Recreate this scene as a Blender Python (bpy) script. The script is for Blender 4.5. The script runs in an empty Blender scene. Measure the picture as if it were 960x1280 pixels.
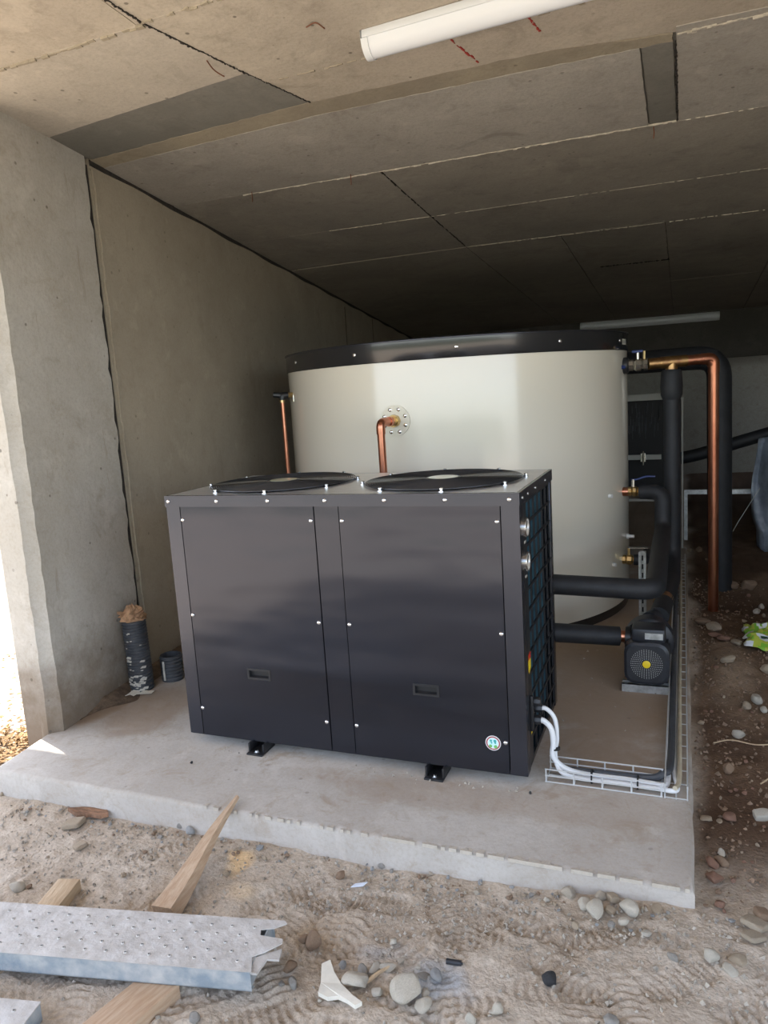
import bpy, bmesh, math, random
import numpy as np
from mathutils import Vector, Matrix

random.seed(7)
rng = np.random.default_rng(7)
sc = bpy.context.scene
col = sc.collection
pi = math.pi

# ---------------------------------------------------------------- camera
cd = bpy.data.cameras.new('camera')
cam = bpy.data.objects.new('camera', cd)
col.objects.link(cam)
YAW, PITCH, ROLL, FOC = math.radians(22.1185), math.radians(9.055), math.radians(-3.6313), 932.68
cd.sensor_fit = 'HORIZONTAL'
cd.sensor_width = 36.0
cd.lens = FOC / 960.0 * 36.0
cd.clip_start = 0.05
f0 = Vector((-math.sin(YAW), math.cos(YAW), 0)); r0 = Vector((math.cos(YAW), math.sin(YAW), 0)); u0 = Vector((0, 0, 1))
f1 = f0 * math.cos(PITCH) - u0 * math.sin(PITCH); u1 = u0 * math.cos(PITCH) + f0 * math.sin(PITCH)
r2 = r0 * math.cos(ROLL) + u1 * math.sin(ROLL); u2 = u1 * math.cos(ROLL) - r0 * math.sin(ROLL)
M3 = Matrix((r2, u2, -f1)).transposed()
cam.matrix_world = Matrix.Translation((2.0103, -2.5304, 1.4677)) @ M3.to_4x4()
sc.camera = cam

# ---------------------------------------------------------------- light
SUN_EL = math.radians(60)
SUN_AZ = Vector((-0.94, 0.342, 0))            # the sun stands to the left, slightly beyond the wall end
w = bpy.data.worlds.new('world'); sc.world = w; w.use_nodes = True
nt = w.node_tree; nt.nodes.clear()
sky = nt.nodes.new('ShaderNodeTexSky'); sky.sky_type = 'NISHITA'; sky.sun_disc = False
sky.sun_elevation = SUN_EL; sky.sun_rotation = math.atan2(SUN_AZ.x, SUN_AZ.y); sky.altitude = 1200; sky.dust_density = 2.0
hs = nt.nodes.new('ShaderNodeHueSaturation'); hs.inputs['Saturation'].default_value = 0.6
bg = nt.nodes.new('ShaderNodeBackground'); bg.inputs['Strength'].default_value = 0.20
wo = nt.nodes.new('ShaderNodeOutputWorld')
nt.links.new(sky.outputs[0], hs.inputs['Color']); nt.links.new(hs.outputs[0], bg.inputs[0]); nt.links.new(bg.outputs[0], wo.inputs[0])
sl = bpy.data.lights.new('sun', 'SUN'); sl.energy = 4.2; sl.angle = math.radians(0.6); sl.color = (1.0, 0.945, 0.86)
so = bpy.data.objects.new('sun', sl); col.objects.link(so)
sd = Vector((SUN_AZ.x * math.cos(SUN_EL), SUN_AZ.y * math.cos(SUN_EL), math.sin(SUN_EL)))
so.rotation_euler = sd.to_track_quat('Z', 'Y').to_euler(); so.location = (-6, 2, 8)
vs = sc.view_settings
sc.display_settings.display_device = 'sRGB'
vs.view_transform = 'Standard'; vs.look = 'None'; vs.gamma = 1.0; vs.use_curve_mapping = False
vs.exposure = 2.05

# ---------------------------------------------------------------- mesh helpers
class MB:
    def __init__(s): s.v = []; s.f = []
    def add(s, vs, fs):
        n = len(s.v); s.v.extend([tuple(p) for p in vs]); s.f.extend([tuple(i + n for i in f) for f in fs]); return s
    def box(s, a, b, M=None):
        x0, y0, z0 = a; x1, y1, z1 = b
        vs = [(x0,y0,z0),(x1,y0,z0),(x1,y1,z0),(x0,y1,z0),(x0,y0,z1),(x1,y0,z1),(x1,y1,z1),(x0,y1,z1)]
        if M is not None: vs = [M @ Vector(p) for p in vs]
        return s.add(vs, [(0,3,2,1),(4,5,6,7),(0,1,5,4),(1,2,6,5),(2,3,7,6),(3,0,4,7)])
    def tube(s, path, r, n=10, caps=True, closed=False):
        P = [Vector(p) for p in path]; m = len(P)
        rs = r if isinstance(r, (list, tuple)) else [r] * m
        vs = []; ref = None
        for i in range(m):
            a = P[i - 1] if (i > 0 or closed) else P[i]; b = P[(i + 1) % m] if (i < m - 1 or closed) else P[i]
            t = (b - a).normalized() if (b - a).length > 1e-9 else Vector((0, 0, 1))
            if ref is None:
                ref = Vector((0, 0, 1)) if abs(t.z) < 0.9 else Vector((1, 0, 0))
            u = (ref - t * ref.dot(t))
            if u.length < 1e-6: u = t.orthogonal()
            u.normalize(); v = t.cross(u); ref = u
            for k in range(n):
                an = 2 * pi * k / n
                vs.append(P[i] + (u * math.cos(an) + v * math.sin(an)) * rs[i])
        fs = []
        for i in range(m if closed else m - 1):
            j = (i + 1) % m
            for k in range(n):
                k2 = (k + 1) % n
                fs.append((i*n+k, i*n+k2, j*n+k2, j*n+k))
        if caps and not closed:
            fs.append(tuple(range(n - 1, -1, -1))); fs.append(tuple((m-1)*n + k for k in range(n)))
        return s.add(vs, fs)
    def cyl(s, a, b, r, r2=None, n=20, caps=True):
        return s.tube([a, b], [r, r if r2 is None else r2], n, caps)
    def lathe(s, prof, c=(0,0,0), n=48, axis='z', caps=True):
        vs = []; m = len(prof)
        for (r, h) in prof:
            for k in range(n):
                a = 2 * pi * k / n; x, y = r * math.cos(a), r * math.sin(a)
                p = {'z': (x, y, h), 'y': (x, h, y), 'x': (h, x, y)}[axis]
                vs.append((p[0]+c[0], p[1]+c[1], p[2]+c[2]))
        fs = []
        for i in range(m - 1):
            for k in range(n):
                k2 = (k + 1) % n; q = (i*n+k, i*n+k2, (i+1)*n+k2, (i+1)*n+k)
                fs.append(q if axis != 'y' else q[::-1])
        if caps:
            a = tuple(range(n)); b = tuple((m-1)*n + k for k in range(n))
            if axis == 'y': fs += [a, b[::-1]]
            else: fs += [a[::-1], b]
        return s.add(vs, fs)
    def prism(s, poly, z0, z1):
        n = len(poly)
        g0 = z0 if callable(z0) else (lambda x, y: z0); g1 = z1 if callable(z1) else (lambda x, y: z1)
        vs = [(x, y, g0(x, y)) for x, y in poly] + [(x, y, g1(x, y)) for x, y in poly]
        fs = [tuple(range(n - 1, -1, -1)), tuple(range(n, 2*n))] + [(i, (i+1) % n, n + (i+1) % n, n + i) for i in range(n)]
        return s.add(vs, fs)
    def grid(s, X, Y, Z):
        h, w_ = X.shape
        vs = np.stack([X, Y, Z], -1).reshape(-1, 3)
        fs = [(i*w_+j, i*w_+j+1, (i+1)*w_+j+1, (i+1)*w_+j) for i in range(h-1) for j in range(w_-1)]
        return s.add(vs.tolist(), fs)

def plate_hole(mb, x0, x1, z0, z1, hx0, hx1, hz0, hz1, y0, y1):
    o = [(x0,z0),(x1,z0),(x1,z1),(x0,z1)]; i = [(hx0,hz0),(hx1,hz0),(hx1,hz1),(hx0,hz1)]
    vs = [(x,y0,z) for x,z in o] + [(x,y0,z) for x,z in i] + [(x,y1,z) for x,z in o] + [(x,y1,z) for x,z in i]
    fs = []
    for k in range(4):
        j = (k+1) % 4
        fs += [(k, j, 4+j, 4+k), (8+k, 12+k, 12+j, 8+j), (k, 8+k, 8+j, j), (4+k, 4+j, 12+j, 12+k)]
    mb.add(vs, fs)

def rpath(pts, r, n=6):
    P = [Vector(p) for p in pts]; out = [P[0]]
    for i in range(1, len(P) - 1):
        a = (P[i-1] - P[i]).normalized(); b = (P[i+1] - P[i]).normalized()
        ang = a.angle(b); d = min(r / max(math.tan(ang / 2), 1e-4), (P[i-1]-P[i]).length*.49, (P[i+1]-P[i]).length*.49)
        s0 = P[i] + a * d; s1 = P[i] + b * d
        for k in range(n + 1):
            t = k / n
            out.append((1-t)**2 * s0 + 2*t*(1-t) * P[i] + t*t * s1)
    out.append(P[-1]); return out

def smooth_path(pts, n=8):
    P = [Vector(p) for p in pts]; P = [P[0]*2-P[1]] + P + [P[-1]*2-P[-2]]; out = []
    for i in range(1, len(P) - 2):
        for k in range(n):
            t = k / n; a, b, c, d = P[i-1], P[i], P[i+1], P[i+2]
            out.append(0.5 * ((2*b) + (c-a)*t + (2*a-5*b+4*c-d)*t*t + (3*b-a-3*c+d)*t**3))
    out.append(P[-2]); return out

ORG = {}
def org(o):
    while o is not None:
        if o.name in ORG: return ORG[o.name]
        o = o.parent
    return Vector((0, 0, 0))

def mesh_of(name, mb, mat, origin=Vector((0,0,0)), bevel=0.0, smooth=True, segs=2, angle=35):
    me = bpy.data.meshes.new(name)
    me.from_pydata([(x-origin.x, y-origin.y, z-origin.z) for x, y, z in mb.v], [], mb.f)
    if bevel > 0:
        bm = bmesh.new(); bm.from_mesh(me)
        es = [e for e in bm.edges if len(e.link_faces) == 2 and e.calc_face_angle(0) > 0.6]
        bmesh.ops.bevel(bm, geom=es, offset=bevel, segments=segs, affect='EDGES', profile=0.5, clamp_overlap=True)
        bm.to_mesh(me); bm.free()
    me.update()
    if smooth:
        me.polygons.foreach_set('use_smooth', [True] * len(me.polygons)); me.set_sharp_from_angle(angle=math.radians(angle))
    if mat: me.materials.append(mat)
    return me

def build(name, mb, mat, parent=None, origin=None, **k):
    o0 = org(parent) if origin is None else Vector(origin)
    ob = bpy.data.objects.new(name, mesh_of(name, mb, mat, o0, **k)); col.objects.link(ob)
    if parent is not None: ob.parent = parent
    else:
        ob.location = o0; ORG[ob.name] = o0
    return ob

def inst(name, me, loc, parent=None, rot=None, scale=None):
    ob = bpy.data.objects.new(name, me); col.objects.link(ob)
    if parent is not None:
        ob.parent = parent; ob.location = Vector(loc) - org(parent)
    else: ob.location = loc
    if rot is not None: ob.rotation_euler = rot
    if scale is not None: ob.scale = scale
    return ob

def tag(o, label=None, cat=None, group=None, kind=None):
    if label: o['label'] = label
    if cat: o['category'] = cat
    if group: o['group'] = group
    if kind: o['kind'] = kind
    return o

def thing(name, label, cat, loc=(0,0,0), group=None):
    o = bpy.data.objects.new(name, None); o.empty_display_size = 0.05; col.objects.link(o)
    o.location = loc; ORG[o.name] = Vector(loc)
    return tag(o, label, cat, group)

# ---------------------------------------------------------------- materials
def mat(name, base, rough=0.6, metal=0.0, spec=0.5, var=0.0, vscale=6.0, var2=None, bump=0.0, bscale=40.0, coat=0.0, stretch=None, detail=8.0, alpha=1.0, trans=0.0, bdist=0.01, ior=1.5, rvar=0.0):
    m = bpy.data.materials.new(name); m.use_nodes = True
    t = m.node_tree; b = t.nodes['Principled BSDF']
    b.inputs['Base Color'].default_value = (*base, 1); b.inputs['Roughness'].default_value = rough
    b.inputs['Metallic'].default_value = metal; b.inputs['Specular IOR Level'].default_value = spec
    b.inputs['Coat Weight'].default_value = coat; b.inputs['Coat Roughness'].default_value = 0.08
    b.inputs['Transmission Weight'].default_value = trans; b.inputs['IOR'].default_value = ior; b.inputs['Alpha'].default_value = alpha
    tc = t.nodes.new('ShaderNodeTexCoord'); src = tc.outputs['Object']
    if stretch:
        mp = t.nodes.new('ShaderNodeMapping'); mp.inputs['Scale'].default_value = stretch
        t.links.new(src, mp.inputs[0]); src = mp.outputs[0]
    if var > 0 or var2:
        n = t.nodes.new('ShaderNodeTexNoise'); n.inputs['Scale'].default_value = vscale; n.inputs['Detail'].default_value = detail; n.inputs['Roughness'].default_value = 0.62
        t.links.new(src, n.inputs['Vector'])
        r = t.nodes.new('ShaderNodeValToRGB')
        lo = var2 if var2 else tuple(c * (1 - var) for c in base); hi = base if var2 else tuple(min(1, c * (1 + var)) for c in base)
        r.color_ramp.elements[0].position = 0.36; r.color_ramp.elements[1].position = 0.64
        r.color_ramp.elements[0].color = (*lo, 1); r.color_ramp.elements[1].color = (*hi, 1)
        t.links.new(n.outputs['Fac'], r.inputs[0]); t.links.new(r.outputs[0], b.inputs['Base Color'])
        if rvar > 0:
            mr = t.nodes.new('ShaderNodeMapRange'); mr.inputs['To Min'].default_value = rough - rvar; mr.inputs['To Max'].default_value = rough + rvar
            t.links.new(n.outputs['Fac'], mr.inputs['Value']); t.links.new(mr.outputs[0], b.inputs['Roughness'])
    if bump > 0:
        n2 = t.nodes.new('ShaderNodeTexNoise'); n2.inputs['Scale'].default_value = bscale; n2.inputs['Detail'].default_value = min(6, detail)
        t.links.new(src, n2.inputs['Vector'])
        bp = t.nodes.new('ShaderNodeBump'); bp.inputs['Strength'].default_value = bump; bp.inputs['Distance'].default_value = bdist
        t.links.new(n2.outputs['Fac'], bp.inputs['Height']); t.links.new(bp.outputs[0], b.inputs['Normal'])
    return m

def concrete(name, a, b_, stain, scale=1.2, pores=0.5, stain_amt=0.5, bump=0.35, coords='Object', low=None, dust=None, streak=0.0):
    """Concrete: cloudy two-tone base, irregular dark stains, pores and trowel relief; low=(z0,z1,colour) splash dirt with a ragged top."""
    m = bpy.data.materials.new(name); m.use_nodes = True; t = m.node_tree; L = t.links.new
    p = t.nodes['Principled BSDF']; p.inputs['Roughness'].default_value = 0.85; p.inputs['Specular IOR Level'].default_value = 0.3
    tc = t.nodes.new('ShaderNodeTexCoord'); src = tc.outputs[coords]
    def noise(s, d=8, ro=0.6, dis=0.0):
        n = t.nodes.new('ShaderNodeTexNoise'); n.inputs['Scale'].default_value = s; n.inputs['Detail'].default_value = d
        n.inputs['Roughness'].default_value = ro; n.inputs['Distortion'].default_value = dis; L(src, n.inputs['Vector']); return n.outputs['Fac']
    def ramp(x, p0, p1):
        r = t.nodes.new('ShaderNodeMapRange'); r.inputs['From Min'].default_value = p0; r.inputs['From Max'].default_value = p1; r.interpolation_type = 'SMOOTHSTEP'
        L(x, r.inputs['Value']); return r.outputs[0]
    def mix(fac, c1, c2):
        x = t.nodes.new('ShaderNodeMix'); x.data_type = 'RGBA'
        for s_, c in ((6, c1), (7, c2)):
            if isinstance(c, tuple): x.inputs[s_].default_value = (*c, 1)
            else: L(c, x.inputs[s_])
        if isinstance(fac, float): x.inputs[0].default_value = fac
        else: L(fac, x.inputs[0])
        return x.outputs[2]
    def mul(x, k):
        q = t.nodes.new('ShaderNodeMath'); q.operation = 'MULTIPLY'; L(x, q.inputs[0])
        if isinstance(k, float): q.inputs[1].default_value = k
        else: L(k, q.inputs[1])
        return q.outputs[0]
    c = mix(ramp(noise(scale, 10, 0.65, 0.4), 0.35, 0.65), a, b_)
    c = mix(mul(ramp(noise(scale * 2.3, 6, 0.7, 1.0), 0.56, 0.72), stain_amt), c, stain)
    c = mix(mul(ramp(noise(75, 5, 0.75), 0.42, 0.68), 0.30), c, stain)
    c = mix(mul(ramp(noise(9, 10, 0.75, 0.6), 0.50, 0.66), 0.42*stain_amt+.12), c, stain)
    c = mix(mul(ramp(noise(5.5, 8, 0.7, 0.3), 0.56, 0.66), 0.30), c, tuple(min(1, x*1.22) for x in a))
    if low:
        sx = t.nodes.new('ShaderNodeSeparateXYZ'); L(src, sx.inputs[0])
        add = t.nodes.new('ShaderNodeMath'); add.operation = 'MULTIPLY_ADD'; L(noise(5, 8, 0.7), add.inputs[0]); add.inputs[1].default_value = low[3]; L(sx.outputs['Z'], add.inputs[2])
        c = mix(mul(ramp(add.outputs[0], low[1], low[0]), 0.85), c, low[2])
    if streak:                                 # sparse runs of dirty water and scuffs
        mp = t.nodes.new('ShaderNodeMapping'); mp.inputs['Scale'].default_value = (7, 7, 1.1); L(src, mp.inputs[0])
        n = t.nodes.new('ShaderNodeTexNoise'); n.inputs['Scale'].default_value = 1.6; n.inputs['Detail'].default_value = 7; n.inputs['Roughness'].default_value = .7; L(mp.outputs[0], n.inputs['Vector'])
        c = mix(mul(ramp(n.outputs['Fac'], 0.60, 0.70), streak), c, stain)
    if dust:                                   # trodden-in brown dust: list of (x, y, rx, ry, strength) patches with ragged outlines
        acc = None; nz_ = noise(2.6, 8, 0.65, 0.5)
        for (dx, dy, rx, ry, k) in dust[1]:
            mp = t.nodes.new('ShaderNodeMapping'); mp.inputs['Location'].default_value = (-dx/rx, -dy/ry, 0); mp.inputs['Scale'].default_value = (1/rx, 1/ry, 0); L(src, mp.inputs[0])
            ln = t.nodes.new('ShaderNodeVectorMath'); ln.operation = 'LENGTH'; L(mp.outputs[0], ln.inputs[0])
            ad = t.nodes.new('ShaderNodeMath'); ad.operation = 'MULTIPLY_ADD'; L(nz_, ad.inputs[0]); ad.inputs[1].default_value = -1.5; L(ln.outputs['Value'], ad.inputs[2])
            v = mul(ramp(ad.outputs[0], 0.45, -0.15), k)
            if acc is None: acc = v
            else:
                mxn = t.nodes.new('ShaderNodeMath'); mxn.operation = 'MAXIMUM'; L(acc, mxn.inputs[0]); L(v, mxn.inputs[1]); acc = mxn.outputs[0]
        c = mix(acc, c, dust[0])
    vo = t.nodes.new('ShaderNodeTexVoronoi'); vo.inputs['Scale'].default_value = 13; L(src, vo.inputs['Vector'])
    pm = mul(ramp(vo.outputs['Distance'], 0.13, 0.07), ramp(vo.outputs['Color'], 0.60, 0.66))
    c = mix(mul(pm, pores), c, tuple(x * 0.35 for x in stain))
    L(c, p.inputs['Base Color'])
    bp = t.nodes.new('ShaderNodeBump'); bp.inputs['Strength'].default_value = bump; bp.inputs['Distance'].default_value = 0.006
    L(noise(28, 8, 0.65), bp.inputs['Height']); L(bp.outputs[0], p.inputs['Normal'])
    return m

CA, CB, CS = (0.47, 0.41, 0.33), (0.38, 0.33, 0.27), (0.24, 0.20, 0.15)
M = {
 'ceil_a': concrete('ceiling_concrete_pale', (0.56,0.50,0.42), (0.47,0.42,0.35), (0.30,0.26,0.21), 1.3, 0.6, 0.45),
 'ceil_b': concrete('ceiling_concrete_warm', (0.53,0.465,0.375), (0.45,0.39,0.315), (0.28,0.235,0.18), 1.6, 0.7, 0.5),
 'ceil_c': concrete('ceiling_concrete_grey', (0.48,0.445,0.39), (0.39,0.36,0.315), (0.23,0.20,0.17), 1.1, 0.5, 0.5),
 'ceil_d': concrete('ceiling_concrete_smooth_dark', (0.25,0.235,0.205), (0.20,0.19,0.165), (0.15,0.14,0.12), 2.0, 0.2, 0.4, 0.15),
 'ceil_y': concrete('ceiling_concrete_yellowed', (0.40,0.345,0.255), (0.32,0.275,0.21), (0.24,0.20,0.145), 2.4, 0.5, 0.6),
 'ceil_back': concrete('ceiling_concrete_back', (0.40,0.365,0.31), (0.31,0.285,0.245), (0.20,0.18,0.155), 0.9, 0.4, 0.5),  # rear ceiling panels, darker than the front ones
 'joint': mat('dark_joint', (0.032,0.026,0.022), 0.95, var=0.4, vscale=30, bump=0.4),
 'fin': mat('mortar_fin', (0.52,0.47,0.39), 0.9, var=0.25, vscale=40, bump=0.5),
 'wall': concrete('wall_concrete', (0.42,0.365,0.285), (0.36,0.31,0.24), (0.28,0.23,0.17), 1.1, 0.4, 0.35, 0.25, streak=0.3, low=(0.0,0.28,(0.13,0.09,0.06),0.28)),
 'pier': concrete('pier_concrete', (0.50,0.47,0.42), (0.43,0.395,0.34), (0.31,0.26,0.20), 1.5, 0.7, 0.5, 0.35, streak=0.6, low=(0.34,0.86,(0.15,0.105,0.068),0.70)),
 'back': concrete('back_wall_concrete', (0.40,0.38,0.33), (0.32,0.30,0.26), (0.2,0.17,0.12), 0.6, 0.3, 0.5),
 'slab': concrete('slab_concrete', (0.52,0.485,0.44), (0.43,0.39,0.345), (0.34,0.27,0.20), 1.5, 0.35, 0.75, 0.3, dust=((0.30,0.215,0.145), [(1.72,1.1,.42,1.1,.85),(1.0,2.2,3.0,1.6,.8),(-.42,.28,.20,.34,.6),(-.72,.34,.15,.42,.98),(1.25,-.12,.6,.10,.4),(1.75,-.05,.3,.15,.3)])),
 'beam': concrete('dark_beam_concrete', (0.11,0.10,0.085), (0.08,0.072,0.06), (0.05,0.045,0.04), 1.0, 0.3, 0.5),  # beam concrete, set darker than the ceiling and walls
 'black_metal': mat('black_coated_metal', (0.046,0.048,0.060), 0.22, metal=0.75, spec=0.5, bump=0.55, bscale=1.7, bdist=0.03, stretch=(0.7,1.0,2.0), detail=2),
 'trim_metal': mat('grey_coated_trim', (0.062,0.064,0.078), 0.27, metal=0.75, bump=0.3, bscale=2.5, bdist=0.02, detail=2),
 'lid_metal': mat('brushed_lid_metal', (0.74,0.74,0.76), 0.34, metal=0.85, var=0.06, vscale=12),
 'dark': mat('matt_black', (0.009,0.009,0.010), 0.6),
 'black_plastic': mat('black_plastic', (0.018,0.018,0.020), 0.4, var=0.2, vscale=20),
 'guard': mat('black_wire', (0.035,0.037,0.042), 0.25, spec=0.8, metal=0.3),
 'chrome': mat('bright_screw', (0.80,0.80,0.80), 0.22, metal=1.0),
 'coil': mat('blue_coated_fin', (0.045,0.13,0.18), 0.45, metal=0.3, var=0.25, vscale=9),
 'gauge_face': mat('gauge_face', (0.62,0.60,0.54), 0.35, coat=0.6),
 'yellow': mat('yellow_print', (0.85,0.62,0.02), 0.45), 'red': mat('red_print', (0.55,0.03,0.02), 0.5),
 'hub_label': mat('pale_hub_label', (0.62,0.62,0.45), 0.3, coat=0.5),
 'white': mat('white_plastic', (0.80,0.80,0.79), 0.4), 'pale_blue': mat('pale_blue_print', (0.55,0.80,0.90), 0.4),
 'green_print': mat('green_print', (0.16,0.45,0.12), 0.45), 'teal_print': mat('teal_print', (0.05,0.38,0.36), 0.45), 'maroon': mat('maroon_print', (0.30,0.06,0.07), 0.45),
 'enamel': mat('cream_enamel_steel', (0.76,0.71,0.60), 0.20, spec=0.5, coat=0.4, bump=0.02, bscale=2.5, bdist=0.03),
 'band': mat('black_gloss_band', (0.016,0.016,0.018), 0.22, spec=0.6, coat=0.3),
 'copper': mat('copper_tube', (0.66,0.30,0.19), 0.28, metal=1.0, var2=(0.47,0.18,0.11), vscale=9, stretch=(1,1,0.35)),
 'copper_dull': mat('tarnished_copper', (0.52,0.33,0.14), 0.36, metal=1.0, var2=(0.34,0.17,0.09), vscale=24),
 'brass': mat('brass_fitting', (0.62,0.46,0.22), 0.3, metal=1.0, var=0.2, vscale=20),
 'nickel': mat('nickel_valve', (0.68,0.66,0.60), 0.25, metal=1.0),
 'blue_plastic': mat('blue_lever', (0.02,0.04,0.16), 0.4),
 'foam': mat('black_foam_insulation', (0.014,0.015,0.018), 0.62, var=0.25, vscale=14, bump=0.12, bscale=80),
 'galv': mat('galvanised_steel', (0.55,0.57,0.57), 0.42, metal=0.85, var=0.22, vscale=30),
 'wire': mat('zinc_wire', (0.74,0.76,0.77), 0.45, metal=0.6),
 'cable_white': mat('white_cable', (0.80,0.81,0.82), 0.42), 'cable_cream': mat('dusty_cable', (0.52,0.46,0.34), 0.6, var=0.15, vscale=12),
 'motor': mat('pump_casing', (0.022,0.024,0.030), 0.42, var=0.2, vscale=30), 'slot': mat('pale_slot', (0.42,0.42,0.40), 0.6),
 'duct': mat('dusty_duct_plastic', (0.075,0.08,0.09), 0.55, var2=(0.045,0.048,0.055), vscale=12, bump=0.1),
 'plaster': mat('plaster_smear', (0.52,0.49,0.43), 0.9, var=0.2, vscale=30, bump=0.4),
 'kraft': mat('kraft_paper', (0.42,0.25,0.14), 0.85, var=0.3, vscale=25, bump=0.4), 'paper': mat('white_paper', (0.74,0.70,0.60), 0.8, var=0.08, vscale=20),
 'lamp_body': mat('lamp_body', (0.68,0.69,0.70), 0.4), 'diffuser': mat('frosted_diffuser', (0.74,0.75,0.77), 0.35, spec=0.5),
 'wood': mat('sawn_pine', (0.56,0.41,0.28), 0.75, var2=(0.44,0.29,0.18), vscale=10, stretch=(9,1,9), bump=0.25, bscale=30),
 'wood_pale': mat('pale_sawn_pine', (0.60,0.46,0.30), 0.75, var2=(0.47,0.33,0.2), vscale=10, stretch=(9,1,9), bump=0.25, bscale=30),
 'wood_grey': mat('weathered_pine', (0.46,0.35,0.24), 0.8, var2=(0.30,0.20,0.13), vscale=9, stretch=(8,1,8), bump=0.3, bscale=30),
 'plank': mat('cement_crusted_galvanised_top', (0.60,0.575,0.545), 0.75, var2=(0.44,0.41,0.375), vscale=14, bump=0.8, bscale=38, bdist=0.006),
 'plank_side': mat('cement_splashed_galvanised_side', (0.53,0.53,0.51), 0.55, metal=0.15, var2=(0.27,0.32,0.36), vscale=13, bump=0.3, bscale=40),
 'bark': mat('bark', (0.24,0.13,0.075), 0.9, var=0.4, vscale=18, bump=0.8, stretch=(1,5,1)),
 'rust': mat('rusty_nail', (0.16,0.06,0.03), 0.8), 'red_paint': mat('red_paint', (0.36,0.03,0.02), 0.7),
 'rail': mat('pale_painted_rail', (0.46,0.46,0.42), 0.5), 'char': mat('charred_matter', (0.03,0.03,0.033), 0.95, bump=0.8, bscale=60),
 'sheet': mat('dusty_plastic_film', (0.30,0.34,0.40), 0.35, spec=0.5, var=0.3, vscale=8, alpha=0.78),
 'leaf': mat('dry_leaf', (0.30,0.19,0.09), 0.8, var=0.4, vscale=6), 'grit': mat('grit', (0.36,0.32,0.265), 0.9, var=0.35, vscale=18),
 'grit_dark': mat('dark_grit', (0.22,0.15,0.10), 0.9, var=0.4, vscale=18), 'wrap': mat('wrapper_white', (0.70,0.76,0.86), 0.35), 'wrap_blue': mat('wrapper_blue', (0.20,0.30,0.55), 0.35),
 'veg': mat('hedge_leaves', (0.055,0.075,0.035), 0.8, var=0.5, vscale=2.5),
}
STONE_COL = {'beige': ((0.45,0.39,0.31),(0.36,0.30,0.23)), 'pale': ((0.58,0.53,0.44),(0.47,0.42,0.34)), 'tan': ((0.42,0.34,0.25),(0.33,0.26,0.18)), 'white': ((0.52,0.475,0.40),(0.42,0.38,0.31)),
 'grey': ((0.34,0.32,0.29),(0.27,0.25,0.22)), 'bluegrey': ((0.36,0.36,0.35),(0.27,0.275,0.275)), 'brown': ((0.30,0.20,0.13),(0.21,0.14,0.09)), 'redbrown': ((0.27,0.15,0.10),(0.20,0.11,0.075)), 'charcoal': ((0.04,0.04,0.042),(0.02,0.02,0.022)), 'block': ((0.42,0.35,0.26),(0.33,0.27,0.20))}
for k_, (a_, b_) in STONE_COL.items():
    M['stone_' + k_] = mat('stone_' + k_, a_, 0.85, var2=b_, vscale=14, bump=0.5, bscale=45)

# ================================================================ the setting
def ceil(x, y): return 2.762 - 0.06 * y          # the soffit falls gently towards the back
def wallx(y): return -0.6835 - 0.1314 * y         # inner face of the left wall

def vnoise(X, Y, s, seed):
    """smooth value noise on a lattice, for relief and colour masks"""
    r = np.random.default_rng(seed); T = r.random((256, 256))
    x = X / s + 1000.0; y = Y / s + 1000.0
    xi = np.floor(x).astype(int); yi = np.floor(y).astype(int); fx = x - xi; fy = y - yi
    fx = fx*fx*(3-2*fx); fy = fy*fy*(3-2*fy)
    g = lambda a, b: T[a % 256, b % 256]
    return (g(xi,yi)*(1-fx)+g(xi+1,yi)*fx)*(1-fy) + (g(xi,yi+1)*(1-fx)+g(xi+1,yi+1)*fx)*fy - 0.5

def sstep(x, a, b):
    t = np.clip((x - a) / (b - a), 0, 1); return t*t*(3-2*t)

def gbase(x, y):
    x = np.asarray(x, float); y = np.asarray(y, float)
    z = -0.11 + 0.05 * np.clip(x - 1.0, 0, 1)
    z = z - 0.09 * np.exp(-(((x-2.42)/0.32)**2 + ((y-2.95)/0.38)**2)) + 0.05 * np.exp(-(((x-2.25)/0.14)**2 + ((y-1.55)/0.4)**2))
    z = z + 0.03 * sstep(y, 3.6, 5.2) * sstep(x, 1.9, 2.3)
    z = z + 0.022 * vnoise(x, y, 0.55, 1) + 0.012 * vnoise(x, y, 0.21, 2)
    return z
def gh(x, y): return float(gbase(x, y))

xs = np.concatenate([np.linspace(-14, -1.6, 26)[:-1], np.linspace(-1.6, -0.7, 40)[:-1], np.linspace(-0.7, 2.6, 480)[:-1], np.linspace(2.6, 4.4, 40)[:-1], np.linspace(4.4, 14, 20)])
ys = np.concatenate([np.linspace(-14, -1.6, 26)[:-1], np.linspace(-1.6, -0.40, 180)[:-1], np.linspace(-0.40, -0.36, 4)[:-1], np.linspace(-0.36, 2.4, 130)[:-1], np.linspace(2.4, 5.5, 70)[:-1], np.linspace(5.5, 14, 20)])
GX, GY = np.meshgrid(xs, ys)
GZ = gbase(GX, GY)
fine = sstep(GX, -1.0, -0.5) * (1 - sstep(GX, 2.7, 3.2)) * sstep(GY, -1.7, -1.4)
GZ = GZ + fine * (0.010 * vnoise(GX, GY, 0.075, 3) + 0.007 * vnoise(GX, GY, 0.03, 4) + 0.010 * np.maximum(0, vnoise(GX, GY, 0.05, 9) - 0.18) * 2)
pr = np.random.default_rng(21)
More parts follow.
